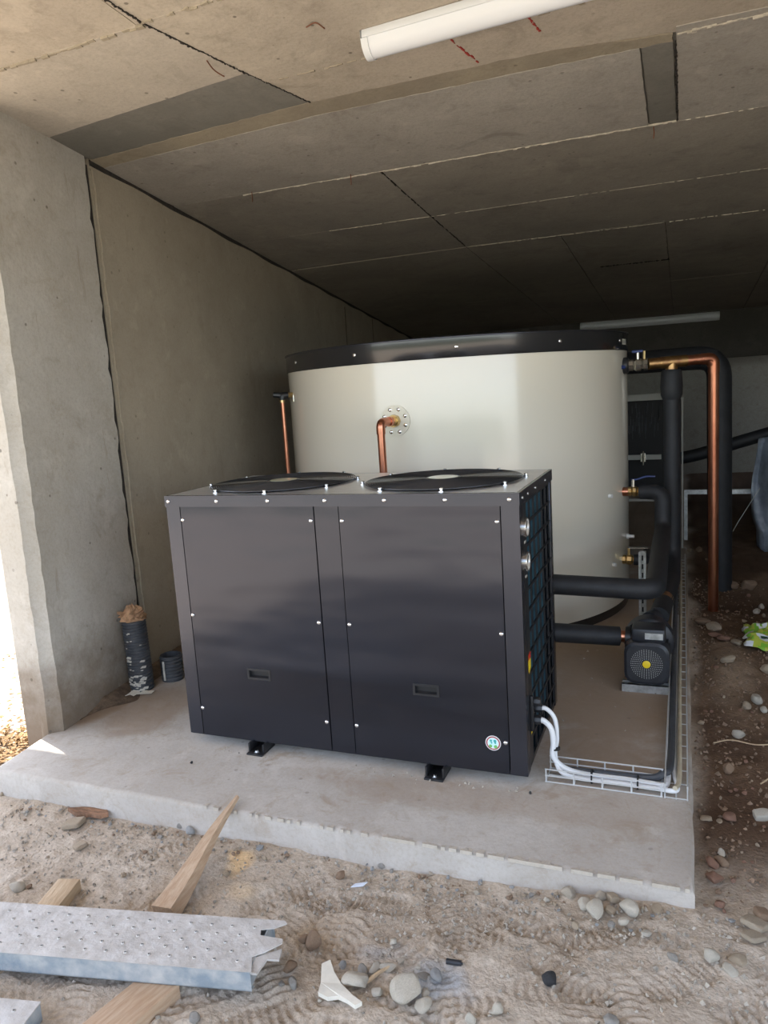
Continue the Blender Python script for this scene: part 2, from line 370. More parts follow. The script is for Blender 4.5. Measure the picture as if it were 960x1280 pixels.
for k in range(95):                                # shoe-sole prints trodden into the sand
    cx, cy = pr.uniform(0.25, 2.35), pr.uniform(-1.3, -0.55); a = pr.uniform(-0.9, 0.9) + pi/2 * (pr.random() < .4)
    u = (GX-cx)*math.cos(a) + (GY-cy)*math.sin(a); v = -(GX-cx)*math.sin(a) + (GY-cy)*math.cos(a)
    m_ = np.clip(1.15 - np.sqrt((u/0.13)**2 + (v/0.048)**2), 0, 1); m_ = sstep(m_, 0.05, 0.3)
    per = pr.uniform(0.020, 0.028); bend = pr.uniform(-9, 9)
    GZ = GZ + m_ * (0.0034 * np.sin(2*pi*(u + bend*v*v)/per) - 0.005)
# below the concrete pad the soil is lower than the pad's top
under = sstep(GX, -0.66 - 0.13*GY, -0.60 - 0.13*GY) * (1 - sstep(GX, 1.98, 2.03)) * sstep(GY, -0.42, -0.37) * (1 - sstep(GY, 4.2, 4.3))
GZ = GZ - under * 0.10
gmb = MB(); gmb.grid(GX, GY, GZ)
soil = np.clip(sstep(GX + 0.10*vnoise(GX, GY, 0.25, 5), 2.02, 2.12) * sstep(GY + 0.25*vnoise(GX, GY, 0.3, 6), -0.42, 0.1), 0, 1)
sand = np.array([0.54, 0.465, 0.38]); sand2 = np.array([0.44, 0.365, 0.285]); dark = np.array([0.110, 0.068, 0.043]); dark2 = np.array([0.20, 0.13, 0.083])
mixn = np.clip(vnoise(GX, GY, 0.22, 7) + 0.6*vnoise(GX, GY, 0.06, 8) + 0.5, 0, 1)[..., None]
C1 = sand*mixn + sand2*(1-mixn); C2 = dark2*mixn**2 + dark*(1-mixn**2)
mound = np.exp(-(((GX-2.24)/0.11)**2 + ((GY-1.45)/0.40)**2))[..., None]; C2 = C2*(1-mound) + np.array([0.36,0.27,0.19])*mound
COLR = C1*(1-soil[..., None]) + C2*soil[..., None]
def blob(cx, cy, rx, ry, c, k=1.0):
    global COLR
    m_ = (k*np.clip(1.3 - np.sqrt(((GX-cx)/rx)**2 + ((GY-cy)/ry)**2) + 1.4*vnoise(GX, GY, 0.05, 12), 0, 1))[..., None]
    COLR = COLR*(1-m_) + np.array(c)*m_
blob(1.43, -0.86, 0.10, 0.06, (0.42, 0.44, 0.46), 0.9)        # spilt grey cement powder
blob(1.25, -0.80, 0.10, 0.035, (0.36, 0.365, 0.37), 0.6)
blob(0.60, -0.575, 0.035, 0.05, (0.72, 0.52, 0.30), 0.95)     # orange sun flecks painted into the ground colour
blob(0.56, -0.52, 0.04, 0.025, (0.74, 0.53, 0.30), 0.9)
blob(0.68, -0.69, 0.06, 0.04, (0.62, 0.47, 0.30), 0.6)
blob(-0.98, -0.05, 0.26, 0.30, (0.27, 0.19, 0.12), 0.85)
blob(1.02, -0.80, 0.07, 0.07, (0.40, 0.29, 0.18), 0.7)
gm = bpy.data.materials.new('loose_soil'); gm.use_nodes = True; t_ = gm.node_tree; pb = t_.nodes['Principled BSDF']
pb.inputs['Roughness'].default_value = 0.95; pb.inputs['Specular IOR Level'].default_value = 0.2
at_ = t_.nodes.new('ShaderNodeVertexColor'); at_.layer_name = 'soil'
tc_ = t_.nodes.new('ShaderNodeTexCoord'); n1_ = t_.nodes.new('ShaderNodeTexNoise'); n1_.inputs['Scale'].default_value = 70; n1_.inputs['Detail'].default_value = 8; n1_.inputs['Roughness'].default_value = 0.75
t_.links.new(tc_.outputs['Object'], n1_.inputs['Vector'])
mr_ = t_.nodes.new('ShaderNodeMapRange'); mr_.inputs['From Min'].default_value = .3; mr_.inputs['From Max'].default_value = .7; mr_.inputs['To Min'].default_value = .72; mr_.inputs['To Max'].default_value = 1.22
t_.links.new(n1_.outputs['Fac'], mr_.inputs['Value'])
mx_ = t_.nodes.new('ShaderNodeVectorMath'); mx_.operation = 'SCALE'; t_.links.new(at_.outputs['Color'], mx_.inputs[0]); t_.links.new(mr_.outputs[0], mx_.inputs['Scale'])
t_.links.new(mx_.outputs[0], pb.inputs['Base Color'])
b_ = t_.nodes.new('ShaderNodeBump'); b_.inputs['Strength'].default_value = 0.7; b_.inputs['Distance'].default_value = 0.008
n2_ = t_.nodes.new('ShaderNodeTexNoise'); n2_.inputs['Scale'].default_value = 90; n2_.inputs['Detail'].default_value = 8; t_.links.new(tc_.outputs['Object'], n2_.inputs['Vector'])
t_.links.new(n2_.outputs['Fac'], b_.inputs['Height']); t_.links.new(b_.outputs[0], pb.inputs['Normal'])
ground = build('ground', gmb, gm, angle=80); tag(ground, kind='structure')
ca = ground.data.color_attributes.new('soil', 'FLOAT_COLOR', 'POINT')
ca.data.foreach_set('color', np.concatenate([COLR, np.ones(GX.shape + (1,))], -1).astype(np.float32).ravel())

# concrete pad: jittered outline with a worn arris
def jline(a, b, n, j, r):
    out = []
    for i in range(n):
        t = i / n; x = a[0]*(1-t)+b[0]*t; y = a[1]*(1-t)+b[1]*t
        L_ = math.hypot(b[0]-a[0], b[1]-a[1]); nx, ny = -(b[1]-a[1])/L_, (b[0]-a[0])/L_
        e = r.uniform(-j, j) if i else 0
        out.append((x+nx*e, y+ny*e))
    return out
rr = random.Random(3)
pad = [(-0.705,-0.437), (2.043,-0.425), (2.040,4.25), (-1.235,4.25)]
outl = jline(pad[0], pad[1], 70, 0.003, rr) + jline(pad[1], pad[2], 60, 0.003, rr) + jline(pad[2], pad[3], 6, 0, rr) + jline(pad[3], pad[0], 40, 0.002, rr)
cxp, cyp = 0.5, 1.9
smb = MB(); n_ = len(outl); vs_ = []
for lev, (ins, z) in enumerate([(0, -0.30), (0, -0.012), (0.006, -0.003), (0.016, 0.0)]):
    for i, (x, y) in enumerate(outl):
        k = ins * (1 + 0.5*rr.random()) if ins else 0
        x2 = x + (k if x < -0.6 and y < 4.2 and x < wallx(y)+.03 else (-k if x > 2.0 else 0)); y2 = y + (k if y < -0.4 else 0)
        vs_.append((x2, y2, z - (0.004*rr.random() if lev == 1 else 0)))
fs_ = []
for l in range(3):
    for i in range(n_):
        j = (i+1) % n_; fs_.append((l*n_+i, l*n_+j, (l+1)*n_+j, (l+1)*n_+i))
fs_.append(tuple(3*n_+i for i in range(n_))); smb.add(vs_, fs_)
floor = build('floor', smb, M['slab'], angle=50); tag(floor, kind='structure')

we = MB(); rr = random.Random(14)
for i in range(130):                                # crushed pale arris along the front edge
    t0, t1 = i/130, (i+1)/130
    if rr.random() < (.6 if t0 < .45 else .28): continue
    xa, xb = .35+1.68*t0, .35+1.68*t1; w1, w2 = rr.uniform(-.006,.016), rr.uniform(-.006,.016); yy = -.436+.006*t0
    we.add([(xa,yy+.004,-.010),(xb,yy+.004,-.010),(xb,yy+.006,.0015),(xa,yy+.006,.0015),(xb,yy+.014+w2,.0012),(xa,yy+.014+w1,.0012)], [(0,1,2,3),(3,2,4,5)])
build('worn_arris', we, M['ceil_a'], floor, smooth=False)

# left wall: long wall behind, pier in front of the vertical joint
def wprism(y0, y1, out, inn, z0=-0.3, n=1):
    """piece of the left wall between y0 and y1; inn = how far its face stands proud"""
    return [(wallx(y0)+inn, y0), (wallx(y1)+inn, y1), (wallx(y1)-out, y1), (wallx(y0)-out, y0)]
wmb = MB(); wmb.prism(wprism(0.675, 10.2, 0.19, -0.012), -0.4, lambda x, y: ceil(x, y)+0.02)
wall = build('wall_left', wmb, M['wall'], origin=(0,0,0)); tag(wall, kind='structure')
# pier with ragged edges (front arris and the joint side)
rr = random.Random(5)
nz = 60; zz = [-0.4 + (2.80+0.4)*i/nz for i in range(nz+1)]
prof = []
for z in zz:
    j1, j2, j3 = rr.uniform(-.004,.004), rr.uniform(-.007,.007), rr.uniform(-.005,.005)
    ya, yb = -0.055 + j1, 0.628 + j2*1.4
    prof.append([(wallx(ya)-0.19, -0.10), (wallx(-0.10)-0.055+j3, -0.10), (wallx(-.1)-0.045+j3, -0.085), (wallx(ya)-0.004, ya), (wallx(yb), yb), (wallx(yb)-0.03, yb+0.012), (wallx(yb)-0.19, yb+0.012)])
pv = [(x, y, z) for ring, z in zip(prof, zz) for x, y in ring]; k7 = 7
pf = [(i*k7+a, i*k7+(a+1) % k7, (i+1)*k7+(a+1) % k7, (i+1)*k7+a) for i in range(nz) for a in range(k7)] + [tuple(range(k7-1,-1,-1)), tuple(nz*k7+a for a in range(k7))]
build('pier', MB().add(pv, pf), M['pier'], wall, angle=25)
jm = MB(); jm.prism(wprism(0.630, 0.71, 0.15, -0.022), -0.35, 2.70); build('joint_backing', jm, M['joint'], wall)
fmb = MB()
for i in range(40):                                 # mortar fillet beside the joint
    z0, z1 = -0.02 + i*0.0675, -0.02 + (i+1)*0.0675; y0 = 0.699 + rr.uniform(-.006,.004)
    fmb.prism([(wallx(y0)-.02, y0), (wallx(y0)-0.004, y0), (wallx(.735)-0.006, .735+rr.uniform(-.003,.003)), (wallx(.735)-.02, .735)], z0, z1)
build('joint_fillet', fmb, M['wall'], wall)
for ya, yb, z0, z1 in ((4.985,5.0,1.55,2.40),(6.11,6.122,1.6,2.36)):
    cm = MB(); cm.prism(wprism(ya, yb, 0.03, -0.0105), z0, z1); build('wall_crack', cm, M['joint'], wall)
sm_ = MB(); 
for i in range(60):
    y0 = 0.68 + i*0.13; y1 = y0+0.13
    sm_.prism([(wallx(y0)-.03,y0),(wallx(y0)-.006,y0),(wallx(y1)-.006,y1),(wallx(y1)-.03,y1)], lambda x,y: ceil(x,y)-0.018-0.006*math.sin(y*40), lambda x,y: ceil(x,y)+0.004)
build('top_joint', sm_, M['joint'], wall)

# spilt soil lying along the wall foot, on the pad
dmb = MB(); Yd, Ud = np.meshgrid(np.linspace(.06,1.45,90), np.linspace(0,1,9), indexing='ij')
wdt = (.05+.13*np.clip(vnoise(Yd*0+3,Yd,.16,81)+.5,0,1))*sstep(Yd,.05,.35)*(1-sstep(Yd,1.2,1.45))+.004
Xd = wallx(Yd)-.004+Ud*wdt; Zd = .0008+.030*(1-Ud)**1.6*np.clip(wdt/.08,.1,1.2)+.006*vnoise(Xd,Yd,.02,82)*(1-Ud)
dmb.grid(Xd, Yd, Zd); build('spilt_soil', dmb, mat('spilt_soil', (0.13,0.088,0.056), 0.95, var=0.3, vscale=25, bump=0.6), floor, angle=80)

# ceiling: backing slab and the shuttering panels it was cast on
cmb = MB()
up = 0.35
cmb.prism([(-2.6,-3.3),(4.6,-3.3),(4.6,0.31),(-2.6,0.31)], lambda x,y: ceil(x,y)+0.010, lambda x,y: ceil(x,y)+up)  # unseen left overhang, its edge shaped to limit sun on pad and ground
cmb.prism([(-0.90,0.31),(4.6,0.31),(4.6,10.2),(wallx(10.2)-.19,10.2)], lambda x,y: ceil(x,y)+0.010, lambda x,y: ceil(x,y)+up)
ceiling = build('ceiling', cmb, M['ceil_d'], origin=(0,0,0)); tag(ceiling, kind='structure')
rr = random.Random(11)
def cpanel(poly, m, dz=0.0, gap=0.002, jit=0.0022):
    cx = sum(p[0] for p in poly)/len(poly); cy = sum(p[1] for p in poly)/len(poly)
    out = []
    for a, b in zip(poly, poly[1:] + poly[:1]):
        n = max(2, int(math.hypot(b[0]-a[0], b[1]-a[1]) / 0.05)); out += jline(a, b, n, jit, rr)
    res = []
    for x, y in out:
        d = math.hypot(x-cx, y-cy); res.append((x-(x-cx)/d*gap, y-(y-cy)/d*gap))
    mb = MB(); mb.prism(res, lambda x,y: ceil(x,y)+dz, lambda x,y: ceil(x,y)+0.012)
    return build('ceiling_panel', mb, M[m], ceiling, angle=30)
def rect(x0, y0, x1, y1): return [(x0,y0),(x1,y0),(x1,y1),(x0,y1)]
# in front of the pad
cpanel(rect(-2.6,-1.45,0.255,-0.17), 'ceil_b'); cpanel(rect(0.255,-1.45,1.9,-0.20), 'ceil_b', .001); cpanel(rect(1.9,-1.45,4.6,-0.20), 'ceil_b')
cpanel(rect(-2.6,-2.6,0.9,-1.45), 'ceil_b', .001); cpanel(rect(0.9,-2.6,4.6,-1.45), 'ceil_b'); cpanel(rect(-2.6,-3.3,4.6,-2.6), 'ceil_b')
# first row over the unit: pale panel, smooth dark infill, warm panels
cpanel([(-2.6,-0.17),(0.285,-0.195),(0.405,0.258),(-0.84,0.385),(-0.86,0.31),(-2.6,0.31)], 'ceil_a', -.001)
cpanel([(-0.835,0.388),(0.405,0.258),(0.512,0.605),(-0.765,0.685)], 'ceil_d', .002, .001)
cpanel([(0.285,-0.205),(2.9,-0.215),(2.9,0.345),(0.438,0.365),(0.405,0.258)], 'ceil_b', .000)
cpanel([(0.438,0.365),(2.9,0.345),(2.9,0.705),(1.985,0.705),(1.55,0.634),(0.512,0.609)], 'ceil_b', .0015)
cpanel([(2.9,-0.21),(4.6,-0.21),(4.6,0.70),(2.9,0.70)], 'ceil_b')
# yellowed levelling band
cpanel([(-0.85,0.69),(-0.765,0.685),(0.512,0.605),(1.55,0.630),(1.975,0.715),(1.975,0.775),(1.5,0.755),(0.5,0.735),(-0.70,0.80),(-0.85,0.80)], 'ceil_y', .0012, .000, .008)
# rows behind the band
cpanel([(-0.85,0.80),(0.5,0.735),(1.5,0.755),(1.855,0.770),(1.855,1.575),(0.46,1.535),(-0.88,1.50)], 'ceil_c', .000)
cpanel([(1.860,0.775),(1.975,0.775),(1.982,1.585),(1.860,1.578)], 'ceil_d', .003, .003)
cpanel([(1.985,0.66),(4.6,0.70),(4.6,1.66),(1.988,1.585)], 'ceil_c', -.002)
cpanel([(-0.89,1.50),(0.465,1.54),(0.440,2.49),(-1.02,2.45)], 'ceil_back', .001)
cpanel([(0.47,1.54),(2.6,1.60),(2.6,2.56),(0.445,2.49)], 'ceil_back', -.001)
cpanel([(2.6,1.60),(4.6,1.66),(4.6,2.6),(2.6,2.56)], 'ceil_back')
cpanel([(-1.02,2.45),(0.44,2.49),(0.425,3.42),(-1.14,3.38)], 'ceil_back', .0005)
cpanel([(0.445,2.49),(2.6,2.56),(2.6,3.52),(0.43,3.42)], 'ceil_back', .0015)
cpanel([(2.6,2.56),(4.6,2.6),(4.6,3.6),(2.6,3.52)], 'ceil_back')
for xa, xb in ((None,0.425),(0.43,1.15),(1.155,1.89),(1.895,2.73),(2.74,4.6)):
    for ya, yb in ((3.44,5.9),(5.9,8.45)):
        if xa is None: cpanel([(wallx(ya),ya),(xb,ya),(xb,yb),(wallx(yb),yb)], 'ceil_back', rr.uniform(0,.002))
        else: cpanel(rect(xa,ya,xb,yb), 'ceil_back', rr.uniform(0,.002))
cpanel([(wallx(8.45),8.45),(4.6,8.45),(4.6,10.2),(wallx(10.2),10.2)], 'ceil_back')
def fin(a, b, wd, h, m='fin', n=60, name='mortar_fin', broken=0.0):
    mb = MB(); L_ = math.hypot(b[0]-a[0], b[1]-a[1]); nx, ny = -(b[1]-a[1])/L_, (b[0]-a[0])/L_
    for i in range(n):
        if rr.random() < broken: continue
        t0, t1 = i/n, (i+1)/n; w0 = wd*rr.uniform(.15,1.2); hh = h*rr.uniform(.3,1.2)
        p0 = (a[0]+(b[0]-a[0])*t0, a[1]+(b[1]-a[1])*t0); p1 = (a[0]+(b[0]-a[0])*t1, a[1]+(b[1]-a[1])*t1); o = rr.uniform(-.003,.003)
        mb.prism([(p0[0]+nx*(o-w0),p0[1]+ny*(o-w0)),(p1[0]+nx*(o-w0),p1[1]+ny*(o-w0)),(p1[0]+nx*(o+w0),p1[1]+ny*(o+w0)),(p0[0]+nx*(o+w0),p0[1]+ny*(o+w0))], lambda x,y: ceil(x,y)-hh, lambda x,y: ceil(x,y)+0.011)
    return build(name, mb, M[m], ceiling, smooth=False)
fin((-0.40,1.512),(2.5,1.595),.0042,.006,n=140); fin((-0.3,2.468),(2.55,2.558),.0028,.003,n=160,broken=.12); fin((0.45,3.425),(2.55,3.515),.0028,.003,n=160,broken=.2)
fin((1.99,0.712),(3.0,0.69),.008,.012); fin((-1.6,-0.168),(0.28,-0.19),.007,.009,'ceil_y',broken=.2); fin((0.28,-0.205),(1.2,-0.205),.006,.006,'ceil_y',broken=.3)
fin((0.245,-0.6),(0.285,-.2),.0035,.005,'joint'); fin((0.285,-0.2),(0.408,0.26),.003,.005,'joint'); fin((0.408,0.26),(0.512,0.605),.002,.003,'joint'); fin((0.50,0.365),(1.7,0.35),.004,.005,'ceil_y',broken=.3)
fin((0.462,1.55),(0.43,3.4),.003,.004,'joint',broken=.3); fin((1.986,0.79),(1.986,1.58),.003,.006,'joint')
fin((1.30,4.78),(1.9,4.80),.02,.004,'joint',broken=.2,name='ceiling_crack')
for (a, b) in (((1.211,.381),(1.267,.61)),((1.502,.36),(1.527,.47))):
    fin(a, b, .004, .0015, 'red_paint', 14, 'paint_mark', .1)
for x, y in ((-0.329,1.49),(0.30,1.50),(1.877,1.60)):
    mb = MB(); z = ceil(x,y); mb.tube([(x,y,z+.005),(x+.002,y,z-.03),(x-.001,y+.002,z-.055)], .0028, 6); build('wire_stub', mb, M['rust'], ceiling)
for pts in ([(0.335,0.10),(0.330,0.15),(0.345,0.19),(0.36,0.17)], [(0.78,0.06),(0.83,0.03),(0.85,0.06)]):
    mb = MB(); mb.tube(smooth_path([(x,y,ceil(x,y)-.006-.01*i) for i,(x,y) in enumerate(pts)],5), .0025, 6); build('tie_wire', mb, M['rust'], ceiling)

# beam, back wall, right wall
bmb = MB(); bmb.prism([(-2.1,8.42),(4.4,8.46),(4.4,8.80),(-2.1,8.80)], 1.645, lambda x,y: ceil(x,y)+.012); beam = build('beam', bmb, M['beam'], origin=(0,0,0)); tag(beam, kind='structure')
wb = MB(); wb.box((-2.4,9.7,-.5),(4.6,9.95,2.35)); tag(build('wall_back', wb, M['back']), kind='structure')
wr = MB(); wr.box((4.35,-0.6,-.5),(4.6,8.95,2.85)); tag(build('wall_right', wr, M['back']), kind='structure')  # unseen gap at its far end, added to let daylight onto the back wall
# planted bank across the yard, behind the photographer
eb = MB(); X_, Y_ = np.meshgrid(np.linspace(-14,14,90), np.linspace(-14,-8.5,24))
Zb = 1.5*sstep(-Y_, 9.0, 11.5) + 0.9*vnoise(X_,Y_,1.2,31)*sstep(-Y_,9,10.5) + 0.5*vnoise(X_,Y_,.4,32)*sstep(-Y_,9,10.5) - 0.15
eb.grid(X_, Y_, Zb); tag(build('embankment', eb, M['veg'], angle=80), kind='structure')
# leaf litter outside the pad
lm = MB(); lr = random.Random(9)
for i in range(900):
    x, y = (lr.uniform(-2.2,-0.78), lr.uniform(-0.4,1.2)) if i < 400 else (lr.gauss(-.98,.13), lr.gauss(-.03,.16))
    if x > -0.74 - 0.13*y - (0.18 if y > -0.12 else 0): continue
    z = gh(x,y)+.012+.012*lr.random(); a = lr.uniform(0,6.3); s = lr.uniform(.012,.03); c_, s_ = math.cos(a)*s, math.sin(a)*s; tz = lr.uniform(-.012,.012)
    lm.add([(x-c_,y-s_,z),(x-s_*.4,y+c_*.4,z+.004),(x+c_,y+s_,z+tz),(x+s_*.4,y-c_*.4,z+.003),(x,y,z-.004)], [(0,1,4),(1,2,4),(2,3,4),(3,0,4)])
tag(build('leaf_litter', lm, M['leaf'], smooth=False), 'dry brown leaf litter on the ground outside the wall end', 'leaves', kind='stuff')

# ================================================================ heat pump
Wd, Dp, Hh = 1.485, 0.69, 1.10
hp = thing('heat_pump', 'black metal box unit with two round fan guards on top, standing on the concrete pad', 'heat pump', (0,0,0))
def P_(name, mb, m, parent=hp, **k): return build(name, mb, M[m], parent, **k)
mb = MB().box((0.012,0.014,0.048),(1.36,Dp-.012,1.055)); P_('inner_casing', mb, 'dark')
mb = MB().box((0.004,0.004,0.045),(Wd-.004,Dp-.004,0.062)); P_('base_pan', mb, 'black_metal')
for x0, x1, sgn in ((0,0.066,0),(1.421,Wd,1)):
    mb = MB().box((x0,0,0.048),(x1,0.012,1.056)); xs_ = (x0,x0+.012) if sgn == 0 else (x1-.012,x1)
    mb.box((xs_[0],0.012,0.048),(xs_[1],0.055 if sgn else .06,1.056)); P_('corner_post', mb, 'trim_metal', smooth=False)
for x in (0.0, Wd-.012):
    mb = MB().box((x,Dp-.05,0.048),(x+.012,Dp,1.056)); P_('corner_post', mb, 'black_metal', bevel=.0015)
mb = MB().box((0,.064,.062),(.008,Dp-.054,1.056)); P_('left_panel', mb, 'black_metal')
mb = MB().box((.014,Dp-.008,.062),(Wd-.014,Dp,1.056)); P_('back_panel', mb, 'black_metal')
mb = MB().box((0.6915,0.002,0.05),(0.7925,0.013,1.055)); P_('centre_strip', mb, 'black_metal', smooth=False)
screw_me = mesh_of('screw', MB().lathe([(0.0078,0.0),(0.0078,-0.002),(0.006,-0.0045),(0.003,-0.0058)], n=14, axis='y'), M['chrome'])
screw_s = mesh_of('screw_side', MB().lathe([(0.0062,0.0),(0.006,0.002),(0.003,0.004)], n=12, axis='x'), M['chrome'])
for (x0,x1,hx,sx) in ((0.0700,0.6875,(0.327,0.427),(0.077,0.675)),(0.7965,1.4170,(1.060,1.154),(0.8075,1.406))):
    mb = MB(); plate_hole(mb, x0,x1,0.050,1.055, hx[0],hx[1],0.329,0.366, 0.0,0.010)
    fp = P_('front_panel', mb, 'black_metal', smooth=False)
    h = MB(); plate_hole(h, hx[0]-.005,hx[1]+.005,.324,.371, hx[0]+.004,hx[1]-.004,.333,.362, -.0025,.004)
    h.box((hx[0]+.002,.018,.331),(hx[1]-.002,.020,.364)); h.box((hx[0]+.001,.003,.331),(hx[0]+.004,.019,.364)); h.box((hx[1]-.004,.003,.331),(hx[1]-.001,.019,.364))
    h.add([(hx[0]+.003,.004,.331),(hx[1]-.003,.004,.331),(hx[1]-.003,.019,.340),(hx[0]+.003,.019,.340)], [(0,1,2,3)]); h.box((hx[0]+.003,.003,.362),(hx[1]-.003,.019,.364))
    build('recessed_handle', h, M['black_plastic'], fp, smooth=False)
    for x in sx:
        for z in (0.998, 0.588, 0.171): inst('screw', screw_me, (x,-.0002,z), fp)
# rim band round the lid
mb = MB()
mb.box((-.003,-.004,1.054),(Wd+.003,.010,Hh)); mb.box((-.003,Dp-.010,1.054),(Wd+.003,Dp+.004,Hh)); mb.box((-.003,.010,1.054),(.010,Dp-.010,Hh)); mb.box((Wd-.010,.010,1.054),(Wd+.003,Dp-.010,Hh))
rim = P_('top_rim', mb, 'trim_metal', smooth=False)
for x in (0.016,0.254,0.492,0.742,0.987,1.221,1.453): inst('screw', screw_me, (x,-.0042,1.077), rim)
for y in (0.05,0.15,0.30,0.52): inst('screw', screw_s, (Wd+.003,y,1.075), rim)
# lid with two round fan openings
FC = ((0.365,0.360),(1.105,0.360)); FR = 0.300
mb = MB()
for (c, x0, x1) in ((FC[0],.008,0.735),(FC[1],0.735,Wd-.008)):
    y0, y1 = .008, Dp-.008; n = 72
    an = sorted([2*pi*k/n for k in range(n)] + [math.atan2(yy-c[1], xx-c[0]) % (2*pi) for xx in (x0,x1) for yy in (y0,y1)])
    vi, vo = [], []
    for a in an:
        dx, dy = math.cos(a), math.sin(a); ts = []
        if abs(dx) > 1e-6: ts.append(((x1 if dx > 0 else x0)-c[0])/dx)
        if abs(dy) > 1e-6: ts.append(((y1 if dy > 0 else y0)-c[1])/dy)
        t = min(ts); vo.append((c[0]+dx*t, c[1]+dy*t)); vi.append((c[0]+dx*FR, c[1]+dy*FR))
    m_ = len(an)
    vv = [(x,y,1.1005) for x,y in vi] + [(x,y,1.1005) for x,y in vo] + [(x,y,1.04) for x,y in vi]
    mb.add(vv, [(i,m_+i,m_+(i+1) % m_,(i+1) % m_) for i in range(m_)] + [(2*m_+i,i,(i+1) % m_,2*m_+(i+1) % m_) for i in range(m_)])
P_('top_panel', mb, 'lid_metal', angle=30)
bolt_me = mesh_of('guard_bolt', MB().lathe([(0.011,0),(0.011,.003),(0.0055,.003),(0.0055,.009),(0.008,.009),(0.008,.013),(0.004,.015)], n=12), M['chrome'])
for c in FC:
    g = MB(); nr = 27
    def dome(r): return 1.1085 + 0.005*(1-(r/0.315)**2)
    for i in range(nr):
        r = 0.068 + (0.318-0.068)*i/(nr-1)
        g.tube([(c[0]+r*math.cos(2*pi*k/56), c[1]+r*math.sin(2*pi*k/56), dome(r)) for k in range(56)], 0.0030, 6, closed=True)
    fg = P_('fan_guard', g, 'guard', angle=60)
    sp = MB()
    for k in range(8):
        a = 2*pi*(k+.35)/8; sp.tube([(c[0]+r*math.cos(a), c[1]+r*math.sin(a), dome(r)-.005) for r in (.04,.12,.22,.33)], .0035, 6)
    build('guard_spokes', sp, M['guard'], fg)
    build('guard_hub', MB().lathe([(0.072,1.1100),(0.072,1.1145),(0.066,1.1160)], (c[0],c[1],0), 36), M['guard'], fg)
    build('hub_label', MB().lathe([(0.060,1.1160),(0.060,1.1166)], (c[0],c[1],0), 32), M['hub_label'], fg)
    for k in range(8):
        a = 2*pi*(k+.35)/8; inst('guard_bolt', bolt_me, (c[0]+.332*math.cos(a), c[1]+.332*math.sin(a), 1.1005), fg)
    bl = MB()
    for k in range(4):
        a0 = 2*pi*k/4; X_, Y_, Z_ = [], [], []
        rs_ = np.linspace(.06,.285,6); ts_ = np.linspace(0,1.1,7); R_, T_ = np.meshgrid(rs_, ts_)
        A_ = a0 + T_ + (R_-.06)*1.4; bl.grid(c[0]+R_*np.cos(A_), c[1]+R_*np.sin(A_), 1.035 + 0.05*T_ - 0.0*R_)
    fb = P_('fan_blades', bl, 'black_plastic'); build('fan_hub', MB().lathe([(.065,1.03),(.065,1.085),(.04,1.095)], (c[0],c[1],0), 28), M['black_plastic'], fb)
# right side: service strip, open coil side with a coarse black grille
mb = MB().box((Wd-.012,.055,.062),(Wd,.118,1.055)); svc = P_('service_panel', mb, 'black_plastic')
mb = MB().box((1.372,.10,.066),(1.405,Dp-.016,1.05)); P_('coil_core', mb, 'dark')
mb = MB()
for k in range(64):
    y = .112 + k*(Dp-.03-.112)/63; mb.box((1.404,y,.07),(1.440,y+.0028,1.046))
tag(P_('coil_fins', mb, 'coil', smooth=False), kind='stuff')
for k in range(7):
    y = .118 + k*(Dp-.05-.118)/6 - .004; P_('grille_bar', MB().box((Wd-.010,y,.062),(Wd-.003,y+.009,1.055)), 'black_plastic')
for k in range(13):
    z = .066 + k*.0815; P_('grille_bar', MB().box((Wd-.0085,.118,z),(Wd-.0015,Dp-.05,z+.009)), 'black_plastic')
for z in (0.964,0.838):
    gz_ = MB().lathe([(.036,-.008),(.036,.008),(.033,.011),(.031,.011),(.031,.006)], (Wd,.085,z), 32, 'x'); pg = P_('pressure_gauge', gz_, 'chrome')
    build('dial', MB().lathe([(.031,.006),(.031,.0066)], (Wd,.085,z), 32, 'x'), M['gauge_face'], pg)
    nd = MB(); nd.tube([(Wd+.008,.085,z),(Wd+.008,.085+.012,z+.02)], .0015, 5); nd.lathe([(.004,.0066),(.003,.009)], (Wd,.085,z), 12, 'x'); build('needle', nd, M['dark'], pg)
    P_('name_tab', MB().box((Wd,.070,z-.058),(Wd+.001,.098,z-.050)), 'gauge_face')
ws_ = P_('warning_sticker', MB().add([(Wd+.0008,.066,.488),(Wd+.0008,.066,.43),(Wd+.0008,.075,.415),(Wd+.0008,.112,.43),(Wd+.0008,.112,.488),(Wd+.0008,.106,.494)], [(0,1,2,3,4,5)]), 'yellow')
build('red_header', MB().add([(Wd+.0014,.066,.468),(Wd+.0014,.112,.468),(Wd+.0014,.112,.488),(Wd+.0014,.106,.494),(Wd+.0014,.066,.488)], [(0,1,2,3,4)]), M['red'], ws_)
P_('warning_sticker', MB().add([(Wd+.0008,.078,.175),(Wd+.0008,.105,.175),(Wd+.0008,.092,.200)], [(0,1,2)]), 'yellow')
for y, z in ((.100,.300),(.128,.262),(.100,.228)):
    gl = MB().lathe([(.022,0),(.022,.008),(.017,.009),(.019,.026),(.015,.038)], (Wd-.002,y,z), 8, 'x'); P_('cable_gland', gl, 'black_plastic', angle=30)
P_('terminal_cover', MB().box((Wd,.070,.192),(Wd+.012,.088,.330)), 'black_plastic', bevel=.003)
